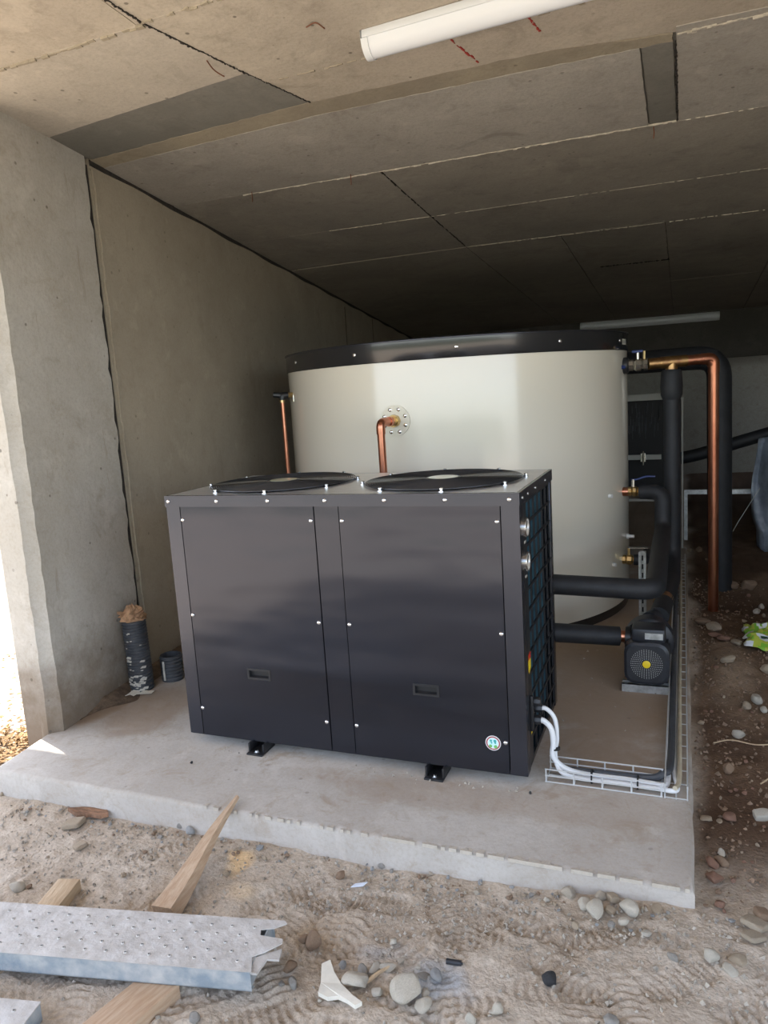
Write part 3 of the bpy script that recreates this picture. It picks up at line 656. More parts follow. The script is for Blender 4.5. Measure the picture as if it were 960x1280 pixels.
# round sticker, front lower right
st = P_('round_sticker', MB().lathe([(.029,-.0004),(.029,-.0012)], (1.359,0,.165), 36, 'y'), 'white')
def disc(name, r, dx, dz, lay, m, par=st, n=28, sx=1.0): 
    return build(name, MB().lathe([(r,-.0012-lay*.0002),(r,-.0013-lay*.0002)], (1.359+dx,0,.165+dz), n, 'y'), M[m], par)
disc('red_ring', .0265, 0,0,1,'maroon'); disc('white_ring', .0215,0,0,2,'white'); disc('blue_globe', .0185,0,.001,3,'pale_blue')
for dx, dz, r, m in ((-.008,.009,.005,'teal_print'),(.007,.009,.0058,'teal_print'),(.008,.002,.004,'teal_print'),(-.006,.001,.0035,'teal_print'),(-.010,-.012,.0065,'green_print'),(.009,-.013,.0068,'green_print')): disc('land_shape', r, dx, dz, 4, m, n=9)
# feet: short channel brackets under the base
for x in (0.342,1.130):
    for y0, y1, by in ((-.040,.070,-.018),(Dp-.07,Dp+.035,Dp+.015)):
        f = MB().box((x-.038,y0,0),(x+.038,y1,.008)); f.box((x-.038,max(y0,-.022),.008),(x-.030,y1,.045)); f.box((x+.030,max(y0,-.022),.008),(x+.038,y1,.045))
        ft = P_('foot', f, 'black_plastic', bevel=.002); build('anchor_bolt', MB().lathe([(.012,.008),(.012,.011),(.007,.011),(.007,.018)], (x,by,0), 6), M['chrome'], ft)

# ================================================================ storage tank
TC = (0.533, 2.558); TR = 1.145
tank = thing('storage_tank', 'tall round cream storage tank with black top and bottom bands, behind the unit', 'tank', (TC[0],TC[1],0))
def ring(r0_, prof, n=160): return MB().lathe(prof, (TC[0],TC[1],0), n)
build('tank_shell', ring(0, [(TR-.002,.055),(TR,.06),(TR,1.0),(TR,1.63),(TR-.002,1.645)]), M['enamel'], tank, angle=60)
build('bottom_band', ring(0, [(TR-.006,0.0),(TR-.004,.058)]), M['band'], tank)
tb = build('top_band', ring(0, [(TR+.004,1.634),(TR+.006,1.637),(TR+.006,1.742),(TR+.001,1.746)]), M['band'], tank, angle=50)
build('lid_seam', ring(0, [(TR+.010,1.739),(TR+.012,1.744),(TR+.010,1.748),(TR-.02,1.752)]), M['trim_metal'], tank, angle=50)
rv = mesh_of('rivet', MB().lathe([(.011,0),(.0105,.003),(.006,.006)], n=14, axis='x'), M['chrome'])
def on_tank(ang, z, off=0.0):
    a = math.radians(ang); return (TC[0]+(TR+off)*math.cos(a), TC[1]+(TR+off)*math.sin(a), z)
for k in range(12):
    a = -102.8 + 30.0*k; inst('rivet', rv, on_tank(a,1.69,.006), tb, (0,0,math.radians(a)))
# pale label at the right end of the top band
lb = MB(); 
for i in range(4):
    a0, a1 = -10.5+i*1.2, -10.5+(i+1)*1.2
    lb.add([on_tank(a0,1.668,.0075),on_tank(a1,1.668,.0075),on_tank(a1,1.702,.0075),on_tank(a0,1.702,.0075)], [(0,1,2,3)])
lbl = build('label', lb, M['paper'], tank)
lt = MB()
for i in range(4):
    a0 = -10.2+i*1.05; lt.add([on_tank(a0,1.676,.0085),on_tank(a0+.7,1.676,.0085),on_tank(a0+.7,1.695,.0085),on_tank(a0,1.695,.0085)], [(0,1,2,3)])
build('label_print', lt, M['slot'], lbl)
# vertical lap seam at the left and faint ones at the right
for a in (-156.5,):
    s_ = MB(); s_.tube([on_tank(a,.07,.0005),on_tank(a,1.632,.0005)], .0035, 6); build('seam', s_, M['enamel'], tank)
def radial(ang):
    a = math.radians(ang); return Vector((math.cos(a), math.sin(a), 0))
def flange_at(ang, z, r, n, par=tank, rb=.067):
    d = radial(ang); p = Vector(on_tank(ang,z)); fl = MB().cyl(p-d*.012, p+d*.006, r, n=40)
    f = build('flange', fl, M['enamel'], par)
    t = d.cross(Vector((0,0,1)))
    for k in range(n):
        an = 2*pi*(k+.5)/n; q = p + d*.006 + (t*math.cos(an)+Vector((0,0,1))*math.sin(an))*rb
        inst('flange_bolt', rv, q, f, (0,0,math.radians(ang)))
    return p, d
ANG_F = math.degrees(math.atan2(1.411-TC[1], 0.511-TC[0]))
pF, dF = flange_at(ANG_F, 1.309, .088, 8)
# small white nub low at the right
aN = math.degrees(math.atan2(2.456-TC[1], 1.675-TC[0]))
d_ = radial(aN); p_ = Vector(on_tank(aN,.452)); build('drain_nub', MB().cyl(p_-d_*.005,p_+d_*.012,.018).cyl(p_+d_*.012,p_+d_*.045,.011), M['white'], tank)
for a, z in ((-22,.765),(-20,.33)):
    q = Vector(on_tank(a,z)); d2 = radial(a); build('sensor_plug', MB().cyl(q-d2*.003,q+d2*.02,.012,n=10), M['white'], tank)

# ================================================================ copper pipes
cp = thing('copper_pipe', 'short bent copper pipe dropping from the bolted flange behind the fan guards', 'pipe', tuple(pF))
q0 = pF + dF*.004; out = Vector((-0.16,-0.985,0)).normalized()
c1 = q0 + out*.16
build('tube', MB().tube(rpath([q0, c1, c1-Vector((0,0,.40))], .038, 8), .0215, 18), M['copper'], cp)
build('brass_union', MB().cyl(q0, q0+out*.028, .036, n=8).cyl(q0+out*.028, q0+out*.05, .029, n=24), M['brass'], cp)
build('elbow', MB().tube(rpath([c1-out*.062, c1, c1-Vector((0,0,.062))], .040, 8), .0245, 18), M['copper'], cp)
build('coupling', MB().cyl(q0+out*.05, q0+out*.075, .0265, n=24), M['copper'], cp)

aL = math.degrees(math.atan2(1.831-TC[1], -0.351-TC[0])); dL = radial(aL); pL = Vector(on_tank(aL,1.492))
lp = thing('copper_pipe', 'thin vertical copper pipe on the left flank of the cream tank, near the wall', 'pipe', tuple(pL))
e1 = pL + Vector((-.055,-.045,0))
build('tube', MB().tube([e1+Vector((0,0,-.03)), e1+Vector((0,0,-1.40))], .0135, 14), M['copper'], lp)
build('brass_nipple', MB().cyl(pL-dL*.004, pL+(e1-pL)*.55, .017, n=8).cyl(e1+Vector((0,0,-.045)), e1+Vector((0,0,-.02)), .018, n=8), M['brass'], lp)
build('plastic_tee', MB().tube(rpath([pL+(e1-pL)*.45, e1, e1+Vector((0,0,-.03))],.02,5), .021, 12).cyl(e1, e1+Vector((-.05,-.02,.008)), .017, n=10), M['black_plastic'], lp)
build('bleed_screw', MB().cyl(pL+Vector((.012,-.01,.0)), pL+Vector((.012,-.01,-.045)), .009, n=8), M['nickel'], lp)

aR = -7.0; dR = radial(aR); pR = Vector(on_tank(aR,1.540)); X = Vector((1,0,0))
ct = thing('copper_pipe', 'long copper pipe from the top tank valve, bent down to the soil at right', 'pipe', tuple(pR))
cA = Vector((1.808,2.445,1.541)); cB = Vector((2.186,2.58,1.552)); cC = Vector((2.196,2.66,gh(2.196,2.66)-.03))
dX = (cB-cA).normalized()
build('tube', MB().tube(rpath([cA+dX*.20, cB, cC], .075, 10), .0325, 20), M['copper'], ct)
build('coupling', MB().cyl(cA, cA+dX*.085, .034, n=20), M['copper_dull'], ct)
tq = cA+dX*.145
build('tee', MB().cyl(cA+dX*.08, cA+dX*.235, .0365, n=20).cyl(tq, tq-Vector((0,0,.085)), .036, n=20), M['copper_dull'], ct)
build('elbow', MB().tube(rpath([cB-dX*.075, cB, cB+(cC-cB).normalized()*.085], .077, 8), .0355, 20), M['copper'], ct)
bv = thing('ball_valve', 'nickel ball valve with blue lever at the top right of the tank', 'valve', tuple(pR))
v0 = pR + Vector((.028,0,0))
build('valve_body', MB().lathe([(.034,0),(.034,.026),(.027,.028),(.038,.045),(.038,.072),(.029,.086),(.037,.089),(.037,.112)], tuple(v0), 8, 'x'), M['nickel'], bv, angle=30)
build('valve_stem', MB().cyl(v0+Vector((.055,0,.034)), v0+Vector((.055,0,.078)),.010,n=10), M['nickel'], bv)
build('stem_nut', MB().cyl(v0+Vector((.092,-.004,.034)), v0+Vector((.092,-.004,.082)),.008,n=8), M['brass'], bv)
build('lever', MB().box((v0.x+.02,v0.y-.014,v0.z+.074),(v0.x+.085,v0.y+.014,v0.z+.090)), M['blue_plastic'], bv, bevel=.004)
build('rubber_boot', MB().lathe([(.046,-.018),(.050,-.010),(.050,.022),(.038,.030)], tuple(pR), 24, 'x'), M['black_plastic'], bv)
tp_ = pR + Vector((-.012,-.058,-.008)); build('bleed_tap', MB().cyl(tp_+Vector((.03,.03,0)), tp_+Vector((-.004,0,0)), .013, n=10), M['blue_plastic'], bv)
build('bleed_pin', MB().cyl(tp_+Vector((-.004,0,0)), tp_+Vector((-.026,-.006,0)), .007, n=8), M['nickel'], bv)

# ================================================================ insulated pipes
def ins(name, label, pts, r, bend, loc=None, cat='pipe', m='foam', extra=None):
    t = thing(name, label, cat, tuple(loc or pts[0])); build('foam_sleeve', MB().tube(rpath(pts, bend, 10), r, 22), M[m], t); return t
rise = ins('insulated_pipe', 'upright black foam-covered pipe hanging from the copper tee, thick collar at its top',
    [(tq.x,tq.y,1.462),(tq.x+.004,tq.y,0.30),(tq.x+.002,2.20,0.235),(1.895,1.44,0.235)], .050, .14)
build('foam_collar', MB().lathe([(.050,1.50),(.061,1.485),(.066,1.40),(.064,1.345),(.052,1.315)], (tq.x,tq.y,0), 24), M['foam'], rise)
build('copper_joint', MB().tube([(1.914,1.76,.235),(1.909,1.69,.235)], .0525, 22), M['copper_dull'], rise)
aP = math.degrees(math.atan2(2.446-TC[1], 1.674-TC[0]))
ret = ins('insulated_pipe', 'black foam-covered pipe from the middle tank port to the back of the unit, two elbows',
    [(1.765,2.36,.757),(1.895,2.33,.757),(1.895,2.28,.53),(1.892,1.0,.497),(1.30,.93,.53),(1.30,Dp+.012,.53)], .048, .085)
pS = Vector(on_tank(-10,.758))
pv_ = thing('ball_valve', 'brass ball valve at the middle port on the right of the tank', 'valve', (1.674,2.446,.758))
build('copper_stub', MB().cyl(pS-Vector((.008,0,0)),pS+Vector((.034,0,0)),.028,n=16), M['copper'], pv_)
build('valve_body', MB().lathe([(.030,0),(.030,.018),(.024,.020),(.034,.030),(.034,.046),(.025,.056),(.029,.060)], (pS.x+.030,pS.y,pS.z), 8, 'x'), M['brass'], pv_, angle=30)
build('valve_stem', MB().cyl(pS+Vector((.06,0,.03)),pS+Vector((.06,0,.078)),.010,n=8), M['nickel'], pv_)
build('lever', MB().tube(smooth_path([pS+Vector(q) for q in ((.05,0,.074),(.085,-.005,.078),(.135,-.005,.094),(.19,-.005,.094))],4), .006, 6), M['blue_plastic'], pv_)
pT = Vector(on_tank(-11,.323))
lv = thing('ball_valve', 'brass ball valve at the lowest port of the tank, above the steel strut', 'valve', (1.671,2.419,.323))
build('valve_body', MB().lathe([(.030,0),(.030,.02),(.024,.022),(.034,.03),(.034,.055),(.026,.066),(.030,.07)], (pT.x-.006,pT.y,pT.z), 8, 'x'), M['brass'], lv, angle=30)
build('valve_stem', MB().cyl(pT+Vector((.034,0,.03)),pT+Vector((.034,0,.077)),.009,n=8), M['brass'], lv)
build('lever', MB().box((pT.x+.03,pT.y-.01,pT.z+.075),(pT.x+.15,pT.y+.01,pT.z+.081)), M['nickel'], lv)
build('outlet_hose', MB().tube(rpath([pT+Vector((.064,0,0)),(1.785,pT.y,.323),(1.79,2.62,.30),(1.80,3.2,.12)],.05,6), .034, 16), M['foam'], lv)
gt = ins('insulated_pipe', 'thick black insulated pipe behind the copper drop pipe, bent over at its top',
    [(1.55,3.45,1.572),(2.245,3.27,1.572),(2.262,3.27,gh(2.262,3.27)-.04)], .082, .15)
cr = thing('insulated_pipe', 'black insulated pipe sloping up to the right across the back wall', 'pipe', (1.85,4.5,.74))
build('foam_sleeve', MB().tube(smooth_path([(1.75,4.50,.71),(2.1,4.50,.76),(2.5,4.49,.88),(2.9,4.49,.985),(3.6,4.48,1.12)],6), .054, 18), M['foam'], cr)
for y in (4.7,):
    build('hanger_rod', MB().cyl((3.3,4.49,1.1),(3.3,4.49,2.50),.006,n=6), M['galv'], cr)

# ================================================================ circulation pump
pc_ = (1.853, 0.99, 0.142)
pump = thing('circulation_pump', 'black pump with round slotted fan cover and yellow centre cap, at the pad edge', 'pump', (pc_[0],1.10,0))
def rsq(h, r, n=8):
    o = []
    for cx, cy, a0 in ((h-r,h-r,0),(-h+r,h-r,90),(-h+r,-h+r,180),(h-r,-h+r,270)):
        for k in range(n+1):
            a = math.radians(a0+90*k/n); o.append((cx+r*math.cos(a), cy+r*math.sin(a)))
    return o
def yprism(poly_levels):
    n = len(poly_levels[0][1]); vs, fs = [], []
    for y, poly in poly_levels: vs += [(pc_[0]+x, y, pc_[2]+z) for x, z in poly]
    for l in range(len(poly_levels)-1):
        for i in range(n):
            j = (i+1) % n; fs.append((l*n+i, l*n+j, (l+1)*n+j, (l+1)*n+i))
    fs += [tuple(range(n)), tuple(range((len(poly_levels)-1)*n+n-1, (len(poly_levels)-1)*n-1, -1))]
    return MB().add(vs, fs)
fc = build('fan_cover', yprism([(.985,rsq(.088,.045)),(.992,rsq(.100,.052)),(1.06,rsq(.103,.055)),(1.066,rsq(.099,.055))]), M['motor'], pump, angle=40)
sl_ = MB()
for ri in range(7):
    r = .0255 + ri*.0073; n = 16 + ri*4
    for k in range(n):
        a = 2*pi*k/n; cx, cz = pc_[0]+r*math.cos(a), pc_[2]+r*math.sin(a); s = .0017
        sl_.box((cx-s,.9838,cz-s),(cx+s,.9846,cz+s))
tag(build('vent_slots', sl_, M['slot'], fc, smooth=False), kind='stuff')
build('centre_cap', MB().lathe([(.018,.9846),(.018,.981),(.013,.979)], (pc_[0],0,pc_[2]), 24, 'y'), M['yellow'], fc)
mo = MB().lathe([(.092,1.065),(.092,1.24)], (pc_[0],0,pc_[2]), 40, 'y')
for k in range(28):
    a = 2*pi*k/28; R_ = Matrix.Rotation(-a, 4, 'Y'); mo.box((.088,1.07,-.002),(.103,1.235,.002), Matrix.Translation((pc_[0],0,pc_[2])) @ R_)
build('motor', mo, M['motor'], pump, angle=30)
tbx = build('terminal_box', MB().box((1.785,1.02,.232),(1.935,1.15,.300)), M['motor'], pump, bevel=.012)
build('rating_plate', MB().add([(1.845,1.0185,.252),(1.925,1.0185,.252),(1.925,1.0185,.282),(1.845,1.0185,.282)], [(0,1,2,3)]), M['galv'], tbx)
build('pump_head', MB().lathe([(.105,1.24),(.118,1.25),(.118,1.33),(.085,1.36),(.055,1.365),(.055,1.40)], (pc_[0],0,pc_[2]+.02), 36, 'y'), M['motor'], pump, angle=40)
build('outlet', MB().tube(rpath([(1.853,1.36,.235),(1.875,1.42,.235)],.02), .046, 18), M['motor'], pump)
build('inlet_coupling', MB().lathe([(.050,0),(.050,.024),(.038,.026),(.038,.05),(.046,.055),(.046,.10)], (1.752,1.13,.222), 24, 'x'), M['black_plastic'], pump, angle=30)
build('mounting_foot', MB().box((1.765,1.02,.042),(1.795,1.20,.075)).box((1.915,1.02,.042),(1.945,1.20,.075)), M['motor'], pump)
fb_ = thing('strut_channel', 'short galvanised channel lying under the pump', 'bracket', (1.86,1.0,0))
build('channel', MB().box((1.742,.985,0),(1.972,1.03,.004)).box((1.742,.983,0),(1.972,.987,.041)).box((1.742,1.028,0),(1.972,1.032,.041)).box((1.742,.983,.037),(1.972,1.0,.041)).box((1.742,1.015,.037),(1.972,1.032,.041)), M['galv'], fb_)
build('channel', MB().box((1.742,1.175,0),(1.972,1.225,.041)), M['galv'], fb_)
inb = ins('insulated_pipe', 'black foam-covered pipe between the unit and the pump, near the pad', [(1.722,1.13,.222),(1.30,1.02,.258),(1.30,Dp+.012,.262)], .047, .09)
build('copper_end', MB().cyl((1.70,1.125,.224),(1.755,1.133,.222),.029,n=20), M['copper'], inb)
sp_ = thing('strut_post', 'upright slotted galvanised strut below the lowest tank valve', 'post', (1.79,1.955,0))
s_ = MB(); s_.box((1.770,1.945,0.006),(1.775,1.985,.46)).box((1.806,1.945,0.006),(1.811,1.985,.46)).box((1.770,1.980,0.006),(1.811,1.985,.46)).box((1.775,1.945,0.006),(1.783,1.949,.46)).box((1.798,1.945,0.006),(1.806,1.949,.46))
build('channel', s_, M['galv'], sp_); build('base_plate', MB().box((1.76,1.935,0),(1.821,1.995,.006)), M['galv'], sp_)
slm = mesh_of('slot', MB().box((-.0045,-.0005,-.015),(.0045,.0005,.015)), M['dark'], smooth=False)
for k in range(8): inst('slot', slm, (1.7905,1.979,.055+k*.052), sp_)

# ================================================================ wire trays and cables
def tray(label, x0, x1, y0, y1, along, h, side_wires, cross_n):
    t = thing('cable_tray', label, 'cable tray', (x0,y0,0)); r = .0029; zb = .006
    if along == 'x':
        A = [(x0,x1,y,zb) for y in (y0,(y0+y1)/2,y1)] + [(x0,x1,y,z) for y in (y0,y1) for z in side_wires]
        for a, b, y, z in A: build('long_wire', MB().tube([(a,y,z),(b,y,z)], r, 6), M['wire'], t)
        me = mesh_of('cross_wire', MB().tube([(0,0,h),(0,0,zb),(0,y1-y0,zb),(0,y1-y0,h)], r, 6), M['wire'])
        for k in range(cross_n): inst('cross_wire', me, (x0+.004+(x1-x0-.008)*k/(cross_n-1),y0,0), t)
    else:
        A = [(y0,y1,x,zb) for x in (x0,(x0+x1)/2,x1)] + [(y0,y1,x,z) for x in (x0,x1) for z in side_wires]
        for a, b, x, z in A: build('long_wire', MB().tube([(x,a,z),(x,b,z)], r, 6), M['wire'], t)
        me = mesh_of('cross_wire', MB().tube([(0,0,h),(0,0,zb),(x1-x0,0,zb),(x1-x0,0,h)], r, 6), M['wire'])
        for k in range(cross_n): inst('cross_wire', me, (x0,y0+.004+(y1-y0-.008)*k/(cross_n-1),0), t)
    return t
tray('zinc wire tray along the front of the pad carrying white cables', 1.535, 1.945, .060, .165, 'x', .055, (.030,.055), 5)
tray('long zinc wire tray along the right edge of the pad', 1.952, 2.026, .058, 3.72, 'y', .055, (.055,), 37)
def cable(name, label, pts, r, m, cat='cable', n=8):
    mb = MB().tube(smooth_path(pts, n), r, 10); o = build(name, mb, M[m], origin=pts[0]); return tag(o, label, cat)
cable('power_cable', 'white cable leaving the upper gland of the unit and running into the tray', [(1.505,.128,.262),(1.535,.128,.262),(1.565,.130,.225),(1.572,.126,.15),(1.565,.118,.09),(1.585,.100,.034),(1.65,.092,.019),(1.80,.092,.019),(1.93,.088,.019),(1.985,.092,.017),(1.992,.14,.016),(1.979,.30,.012),(1.978,1.0,.012),(1.978,2.2,.012)], .0085, 'cable_white')
cable('power_cable', 'thicker white cable leaving the lower gland of the unit beside its twin', [(1.505,.100,.228),(1.532,.098,.226),(1.556,.102,.195),(1.562,.104,.14),(1.560,.106,.085),(1.60,.120,.036),(1.68,.122,.020),(1.82,.122,.020),(1.91,.116,.020),(1.948,.118,.018),(1.960,.17,.016),(1.958,.40,.0135),(1.958,1.6,.0135)], .0105, 'cable_white')
cable('power_cable', 'dusty cream cable lying along the inner side of the long tray', [(1.985,.085,.030),(1.998,.16,.022),(1.999,.4,.020),(1.997,1.2,.020),(1.999,2.2,.020),(1.997,3.6,.020)], .0085, 'cable_cream')
cable('power_cable', 'black cable curving from the front tray into the long tray', [(1.60,.143,.018),(1.80,.150,.018),(1.905,.150,.024),(1.945,.170,.038),(1.968,.26,.038),(1.969,.8,.038),(1.969,1.9,.038),(1.968,3.4,.038)], .0135, 'duct')
for p, rr_, nm in (((1.566,.114,.115),.019,'around the two white cables below the glands'),((1.70,.106,.020),.028,'around the cables in the front tray, nearer the unit'),((1.86,.106,.020),.028,'around the cables in the front tray, nearer the corner')):
    if p[2] > .1: o = MB().lathe([(rr_,-.003),(rr_,.003)], p, 14)
    else:
        o = MB().tube([(p[0], p[1]+rr_*1.1*math.cos(2*pi*k/16), p[2]+.004+.021*math.sin(2*pi*k/16)) for k in range(16)], .0032, 5, closed=True); o.box((p[0]-.002,p[1]-rr_*1.15,p[2]),(p[0]+.002,p[1]-rr_*1.02,p[2]+.045))
    tag(build('cable_tie', o, M['dark'], origin=p), 'black cable tie ' + nm, 'cable tie')

# ================================================================ duct offcuts by the wall
hx, hy, hr, hh = -0.655, 0.470, .062, .385
du = thing('flexible_duct', 'tall black ribbed duct offcut standing by the wall, stuffed with brown paper', 'duct', (hx,hy,0))
pr_ = [(hr-.004,0.0)]
for k in range(24): z = .006+k*(hh-.01)/24; pr_ += [(hr-.005,z),(hr,z+.004),(hr,z+.009),(hr-.005,z+.013)]
tl = MB()
n = 30
for r, z in pr_: tl.v += [(hx+r*math.cos(2*pi*k/n)-.02*z, hy+r*math.sin(2*pi*k/n), z) for k in range(n)]
for i in range(len(pr_)-1): tl.f += [(i*n+k,i*n+(k+1) % n,(i+1)*n+(k+1) % n,(i+1)*n+k) for k in range(n)]
tl.f += [tuple(range(n-1,-1,-1)), tuple((len(pr_)-1)*n+k for k in range(n))]
build('ribbed_tube', tl, M['duct'], du, angle=25)
rq = random.Random(4); ps = MB()
for i in range(46):
    z = min(.36, abs(rq.gauss(.03,.035)) if i < 26 else rq.uniform(.05,.32)); a = rq.uniform(-2.1,-.5); s = rq.uniform(.004,.013)
    c = Vector((hx-.02*z+(hr+.0005)*math.cos(a), hy+(hr+.0005)*math.sin(a), z+.006)); tt = Vector((-math.sin(a),math.cos(a),0))
    ps.add([tuple(c-tt*s*1.6-Vector((0,0,s*.3))),tuple(c+tt*s-Vector((0,0,s*.6))),tuple(c+tt*s*1.5+Vector((0,0,s*.5))),tuple(c-tt*s*.6+Vector((0,0,s*.6))),tuple(c-Vector((math.cos(a),math.sin(a),0))*.006)], [(0,1,2,3),(1,0,4),(2,1,4),(3,2,4),(0,3,4)])
tag(build('plaster_splashes', ps, M['plaster'], du, smooth=False), kind='stuff')
kp = MB(); th, ph = np.meshgrid(np.linspace(0,2*pi,29), np.linspace(0,pi/2,9))
rad = .060*np.sin(ph)*(1+.55*vnoise(th*1.0,ph*1.6,.45,51)) + .001; kp.grid(hx-.008+rad*np.cos(th), hy+rad*np.sin(th), hh-.005+.065*np.cos(ph)*(1+.8*vnoise(th*1.3,ph,.4,52)))
for i in range(9):
    a = rq.uniform(0,6.3); c = Vector((hx-.01+.035*math.cos(a), hy+.035*math.sin(a), hh+rq.uniform(.0,.04))); u_ = Vector((math.cos(a)*.045,math.sin(a)*.045,rq.uniform(-.02,.035))); v_ = Vector((-math.sin(a)*.022,math.cos(a)*.022,.012))
    kp.add([c,c+u_*.6+v_,c+u_,c+u_*.5-v_,c+u_*.5+Vector((0,0,-.01))], [(0,1,4),(1,2,4),(2,3,4),(3,0,4)])
build('paper_stuffing', kp, M['kraft'], du, smooth=False)
ox, oy = -.575, .625
ds = thing('flexible_duct', 'short hollow black duct stub right of the tall ribbed one', 'duct', (ox,oy,0))
pr2 = [(.058,0)]
for k in range(7): z = .005+k*.019; pr2 += [(.055,z),(.060,z+.005),(.060,z+.012),(.055,z+.017)]
pr2 += [(.056,.140),(.050,.140),(.050,.01)]
build('ribbed_tube', MB().lathe(pr2, (ox,oy,0), 30), M['duct'], ds, angle=25)
build('tape_strip', MB().box((ox-.012,oy-.0625,.012),(ox+.0,oy-.0590,.118)), M['plaster'], ds)
bt = tag(build('yellow_tube', MB().cyl((-.47,.74,.02),(-.60,.86,.03),.014,n=10).cyl((-.455,.725,.022),(-.47,.74,.022),.018,n=10), M['yellow'], origin=(-.47,.74,.0)), 'yellow-ended tube lying at the wall foot behind the duct stub', 'tube')
for pts, lab in (([(-.700,.372),(-.655,.335),(-.618,.405),(-.655,.415)],'pale scrap of paper at the foot of the tall duct, left piece'),([(-.648,.360),(-.615,.352),(-.612,.400),(-.632,.412)],'pale scrap of paper at the foot of the tall duct, middle piece'),([(-.612,.372),(-.535,.395),(-.545,.432),(-.602,.420)],'pale scrap of paper at the foot of the tall duct, right piece')):
    tag(build('paper_scrap', MB().prism(pts, lambda x,y: .0015+.012*abs(math.sin(x*50)), lambda x,y: .003+.012*abs(math.sin(x*50))), M['paper'], origin=(pts[0][0],pts[0][1],0), smooth=False), lab, 'paper')

# ================================================================ light fittings
def batten(label, L, loc, rot):
    t = thing('ceiling_light', label, 'light', loc); t.rotation_euler = rot; ORG[t.name] = Vector((0,0,0))
    build('housing', MB().box((0,-.055,-.028),(L,.055,0)), M['lamp_body'], t, bevel=.004)
    pf = [(-.050+.100*k/12, -.028-.052*math.sin(pi*k/12)**.6) for k in range(13)]
    vs = [(.022,y,z) for y,z in pf] + [(L-.022,y,z) for y,z in pf]; k = len(pf)
    build('diffuser', MB().add(vs, [(i,i+1,k+i+1,k+i) for i in range(k-1)] + [tuple(range(k)), tuple(range(2*k-1,k-1,-1))]), M['diffuser'], t, angle=60)
    for x0 in (-.004, L-.022):
        vs = [(x0,y*1.08,z*1.04) for y,z in pf] + [(x0+.026,y*1.08,z*1.04) for y,z in pf]
        vs += [(x0,-.057,.0),(x0,.057,.0),(x0+.026,-.057,.0),(x0+.026,.057,.0)]
        build('end_cap', MB().add(vs, [(i,i+1,k+i+1,k+i) for i in range(k-1)] + [tuple(range(k))[::-1]+(2*k,2*k+1), tuple(range(k,2*k))+(2*k+3,2*k+2)]), M['lamp_body'], t, angle=40)
    return t
batten('white batten light with frosted cover on the ceiling near the camera', 1.52, (.945,.222,ceil(.945,.222)-.001), (math.radians(-3.4),0,math.radians(-3.0)))
batten('white batten light fixed on the dark beam at the far back', 1.76, (.69,8.428,2.20), (math.radians(-90),math.radians(0.4),math.radians(0.6)))

# ================================================================ dark equipment frame at the back right
ef = thing('equipment_frame', 'dark equipment frame with pale rails, standing behind the tank at right', 'frame', (1.5,4.25,-.05))
gz0 = gh(1.98,4.22)
build('top_rail', MB().box((1.05,4.20,1.266),(1.999,4.24,1.318)), M['rail'], ef)
build('post', MB().box((2.000,4.19,-.06),(2.013,4.23,1.275)), M['rail'], ef)
build('post', MB().box((1.04,4.20,-.0),(1.055,4.24,1.275)), M['rail'], ef)
build('middle_rail', MB().box((1.05,4.20,.765),(1.84,4.23,.805)), M['rail'], ef)
build('lower_rail', MB().box((1.05,4.20,.405),(1.975,4.23,.425)), M['rail'], ef)
build('back_sheet', MB().box((1.06,4.50,.42),(1.97,4.52,1.27)), M['dark'], ef)
build('dark_interior', MB().box((1.06,4.30,.44),(1.995,4.305,1.262)), M['dark'], ef)  # sheet coloured black to stand in for the frame's shaded interior
hm = MB(); rq = random.Random(8)
for k in range(70):
    x = rq.uniform(1.45,1.96); z1 = rq.uniform(1.05,1.25); hm.box((x,4.292,z1-rq.uniform(.04,.14)),(x+.004,4.2995,z1))
tag(build('frayed_strands', hm, M['duct'], ef, smooth=False), kind='stuff')
build('clamp', MB().box((1.675,4.185,.75),(1.715,4.20,.82)).cyl((1.695,4.18,.72),(1.695,4.18,.84),.008,n=8), M['nickel'], ef)
lr_ = tag(build('ground_rail', MB().box((2.02,4.62,.40),(2.75,4.66,.44)).box((2.72,4.62,-.02),(2.75,4.66,.40)).box((2.02,4.62,-.02),(2.05,4.66,.40)), M['galv'], origin=(2.4,4.64,0)), 'low grey rail behind the copper drop pipe, in deep shade', 'rail')
# hanging plastic sheet
U, V = np.meshgrid(np.linspace(0,1,30), np.linspace(0,1,36))
wid = .42 - .10*np.abs(V-.35); fold = .045*np.sin(U*19+3*V)+.03*np.sin(U*37-4*V)+.06*vnoise(U,V,.2,61)
X_ = 2.60 - .05*np.sin(V*3.0) + .03*vnoise(U*0,V,.12,62) + (U)*(.62+.1*V) + .0*wid; Z_ = .90+.10*U - V*(.90+.05*np.sin(U*14)) ; Y_ = 4.33 + fold
pm = MB().grid(X_, Y_, Z_); ps_ = build('plastic_sheet', pm, M['sheet'], origin=(2.9,4.3,0), angle=80)
ps_.modifiers.new('thick','SOLIDIFY').thickness = .003
tag(ps_, 'greyish plastic sheet hanging in folds at the right frame edge', 'plastic sheet')
tag(build('string', MB().tube([(2.60,4.27,.50),(2.44,4.25,.22),(2.40,4.24,.14)], .003, 5), M['rail'], origin=(2.60,4.27,.50)), 'thin pale string hanging from the plastic sheet', 'string')
